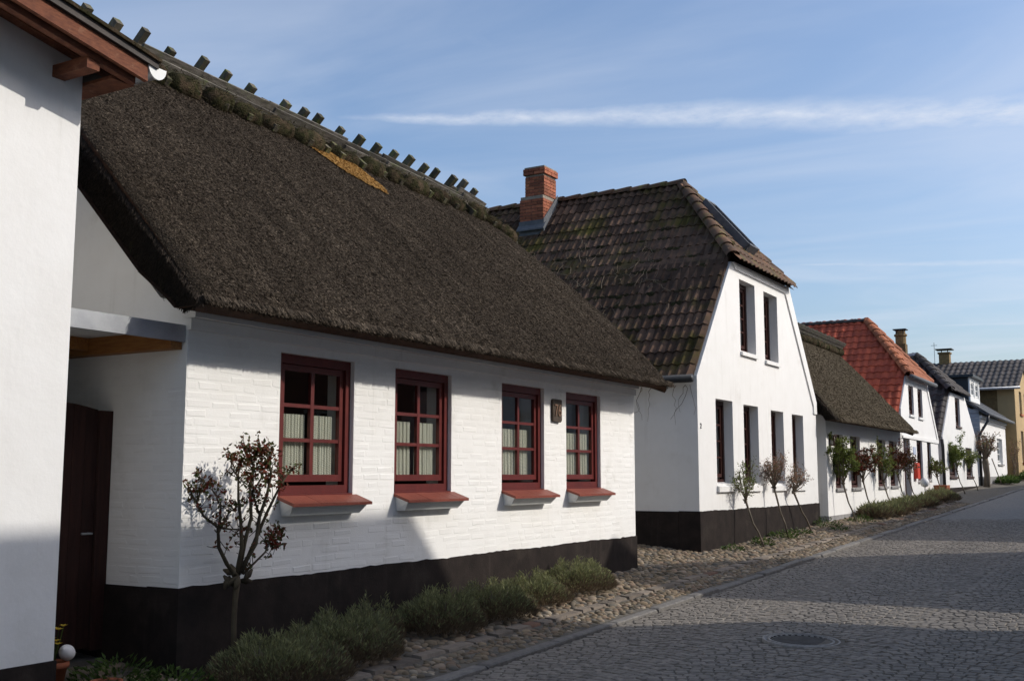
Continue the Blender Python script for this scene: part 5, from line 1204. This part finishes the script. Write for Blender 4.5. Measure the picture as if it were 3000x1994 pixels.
b = MB(); b.tube([(-14, 54.66, 5.56), (-5.3, 54.66, 5.60)], .07, 8); b.build('gutter', 'zinc', H7, True)
b = MB(); b.box(-5.36, -5.32, 54.7, 58.7, 5.45, 5.62); 
b = MB(); b.box(-9.35, -8.85, 58.4, 58.9, 6.9, 7.72); b.box(-9.4, -8.8, 58.35, 58.95, 7.72, 7.80); c7 = b.build('chimney', 'yellow_brick', H7)
b = MB(); b.box(-9.5, -8.7, 58.25, 59.05, 7.93, 7.97)
for xx in (-9.25, -8.95): b.box(xx-.02, xx+.02, 58.63, 58.67, 7.8, 7.93)
b.build('chimney_cap', 'dark_metal', c7)
b = MB(); b.tube([(-9.6, 58.7, 7.2), (-9.6, 58.7, 8.35)], .012, 5); b.tube([(-9.75, 58.7, 8.2), (-9.45, 58.7, 8.2)], .01, 5); b.build('aerial', 'dark_metal', H7)
# creeper at its corner
R.seed(3); t = thing('wall_climber', 'bare climbing shrub at the corner of the yellow house', 'shrub', (-5.75, 54.75, pav(-5.75, 54.75))); b = MB(); l = MB()
for k in range(9):
    p = Vector((-5.75, 54.8, pav(-5.75, 54.8))); pts = [p]
    for j in range(6): p = p+Vector((R.gauss(0, .06), R.gauss(0, .13), R.uniform(.15, .42))); pts.append(p); leaf_sprig(l, p, 14, .06, .15)
    b.tube(pts, [.022-.003*j for j in range(7)], 5)
b.build('stems', 'bark', t, True); l.build('foliage', 'rose_leaf_pink', t, kind='stuff')
# trough of plants before the red roofed house
t = thing('planter_trough', 'small red brown planter before the red roofed house', 'planter', (-5.62, 34.6, pav(-5.62, 34.6))); b = MB(); z = pav(-5.62, 34.6)
b.hexa([(-5.78, 34.35, z), (-5.48, 34.35, z), (-5.48, 34.85, z), (-5.78, 34.85, z), (-5.82, 34.3, z+.42), (-5.44, 34.3, z+.42), (-5.44, 34.9, z+.42), (-5.82, 34.9, z+.42)]); b.build('box', 'terracotta', t)
b = MB(); b.lathe([(.001, -.13), (.09, -.09), (.13, 0), (.09, .09), (.001, .13)], (0, 0, 0), 14); o = link(b.mesh('ball', 'egg_white', True), 'white_ball', at=(-5.5, 31.15, 1.42)); tag(o, 'white ball ornament on a stick at the door of the red roofed house', 'ball')
b = MB(); b.tube([(-5.5, 31.15, pav(-5.5, 31.15)), (-5.5, 31.15, 1.31)], .012, 5); b.build('stick', 'bark', o)

# ------------------------------------------------------------------ houses across the street (they shade the road)
def opp(name, lab, poly, x0, x1, m, rm, wins, overlap=.0, y_roof=None):
    """gable-front house: poly in (y,z), walls and a roof following its top edge"""
    h = thing(name, lab, 'house', (x0, (poly[0][0]+poly[1][0])/2, kz(15)), 'houses across the street')
    b = MB(); b.prism(poly, FX, x0, x0+.3, [rect(*w_) for w_ in wins]); b.build('wall', m, h)
    b = MB(); b.prism(poly, FX, x1-.3, x1); b.build('back_wall', m, h)
    ya, yb_ = poly[0][0], poly[1][0]; zl = poly[-1][1]; zr = poly[2][1]
    b = MB(); b.box(x0+.3, x1-.3, ya, ya+.25, -.5, zl-.02); b.box(x0+.3, x1-.3, yb_-.25, yb_, -.5, zr-.02); b.build('side_walls', m, h)
    top_ = poly[2:]; 
    for i in range(len(top_)-1):
        (a, c), (e, f) = top_[i], top_[i+1]; b = MB()
        b.hexa([(x0-.12, a, c), (x1+.1, a, c), (x1+.1, e, f), (x0-.12, e, f), (x0-.12, a, c+.1), (x1+.1, a, c+.1), (x1+.1, e, f+.1), (x0-.12, e, f+.1)]); b.build('roof_slope', rm, h)
    for w_ in wins:
        b = MB(); a, c, z0, z1 = w_
        for (p, q, r_, s_) in ((a, a+.07, z0, z1), (c-.07, c, z0, z1), (a+.07, c-.07, z1-.07, z1), (a+.07, c-.07, z0, z0+.07), ((a+c)/2-.02, (a+c)/2+.02, z0+.07, z1-.07)): b.box(x0+.1, x0+.15, p, q, r_, s_)
        wn = b.build('window', 'white_paint', h); b = MB(); b.add([(x0+.12, a, z0), (x0+.12, c, z0), (x0+.12, c, z1), (x0+.12, a, z1)], [(0, 1, 2, 3)]); b.build('pane', 'glass', wn)
    return h
XO = 3.2
h = thing('mansard_house', 'tall jettied house with mansard roof on the side of the street opposite the cottage', 'house', (XO, 2, kz(2)), 'houses across the street')
wo = [(-7+2.4*k, -5.9+2.4*k, 1.4, 3.0) for k in range(8)]; wo2 = [(-7+2.4*k, -5.9+2.4*k, 5.4, 6.7) for k in range(8)]
b = MB(); b.prism(rect(-9, 12.95, -.5, 4.9), FX, XO, XO+.3, [rect(*w_) for w_ in wo]); b.build('wall', 'plaster_opposite', h)
b = MB(); b.prism(rect(-9, 13.80, 4.901, 7.38), FX, XO-.001, XO+.3, [rect(*w_) for w_ in wo2]); b.build('upper_wall', 'plaster_opposite', h)
b = MB(); b.box(XO+.3, 10, 12.65, 12.95, -.5, 4.9); b.box(XO+.3, 10, 13.5, 13.8, 4.901, 7.38); b.box(XO+.3, 10, 12.65, 13.5, 4.901, 5.1); b.box(XO+.3, 10, -9, -8.7, -.5, 7.38); b.box(9.7, 10, -8.7, 12.65, -.5, 7.38); b.build('side_walls', 'plaster_opposite', h)
b = MB(); b.hexa([(XO, -9, 7.38), (10, -9, 7.38), (10, 13.8, 7.38), (XO, 13.8, 7.38), (XO+1.2, -8.2, 8.95), (8.8, -8.2, 8.95), (8.8, 13.8, 8.95), (XO+1.2, 13.8, 8.95)]); b.build('mansard_roof', 'tile_dark', h)
for w_ in wo+wo2:
    a, c, z0, z1 = w_; b = MB()
    for (p, q, r_, s_) in ((a, a+.07, z0, z1), (c-.07, c, z0, z1), (a+.07, c-.07, z1-.07, z1), (a+.07, c-.07, z0, z0+.07), ((a+c)/2-.02, (a+c)/2+.02, z0+.07, z1-.07)): b.box(XO+.1, XO+.15, p, q, r_, s_)
    wn = b.build('window', 'white_paint', h); b = MB(); b.add([(XO+.12, a, z0), (XO+.12, c, z0), (XO+.12, c, z1), (XO+.12, a, z1)], [(0, 1, 2, 3)]); b.build('pane', 'glass', wn)
opp('catslide_house', 'brick house with long uneven roof across the street from the gabled house', [(14.05, -.5), (21.15, -.5), (21.15, 5.85), (17.45, 7.45), (14.05, 3.45)], XO, 10, 'brick_opposite', 'tile_red', [(15.2, 16.2, 1.6, 3.0), (17.2, 18.2, 1.6, 3.0), (19.2, 20.2, 1.6, 3.0), (17.0, 18.0, 4.3, 5.5)])
opp('long_plastered_house', 'plastered house with uneven roof across the street from the low cottage', [(22.6, -.5), (30.0, -.5), (30.0, 6.5), (25.7, 7.1), (22.6, 3.75)], XO, 10, 'plaster_opposite', 'tile_grey', [(24, 25, 2, 3.4), (26, 27, 2, 3.4), (28, 29, 2, 3.4)])
opp('far_opposite_house', 'long plastered house across the street towards its far end', [(30.35, -.5), (62, -.5), (62, 6.4), (46, 7.6), (30.35, 6.6)], XO, 10, 'plaster_opposite', 'tile_red', [(32+3*k, 33.1+3*k, 2.2, 3.6) for k in range(9)])
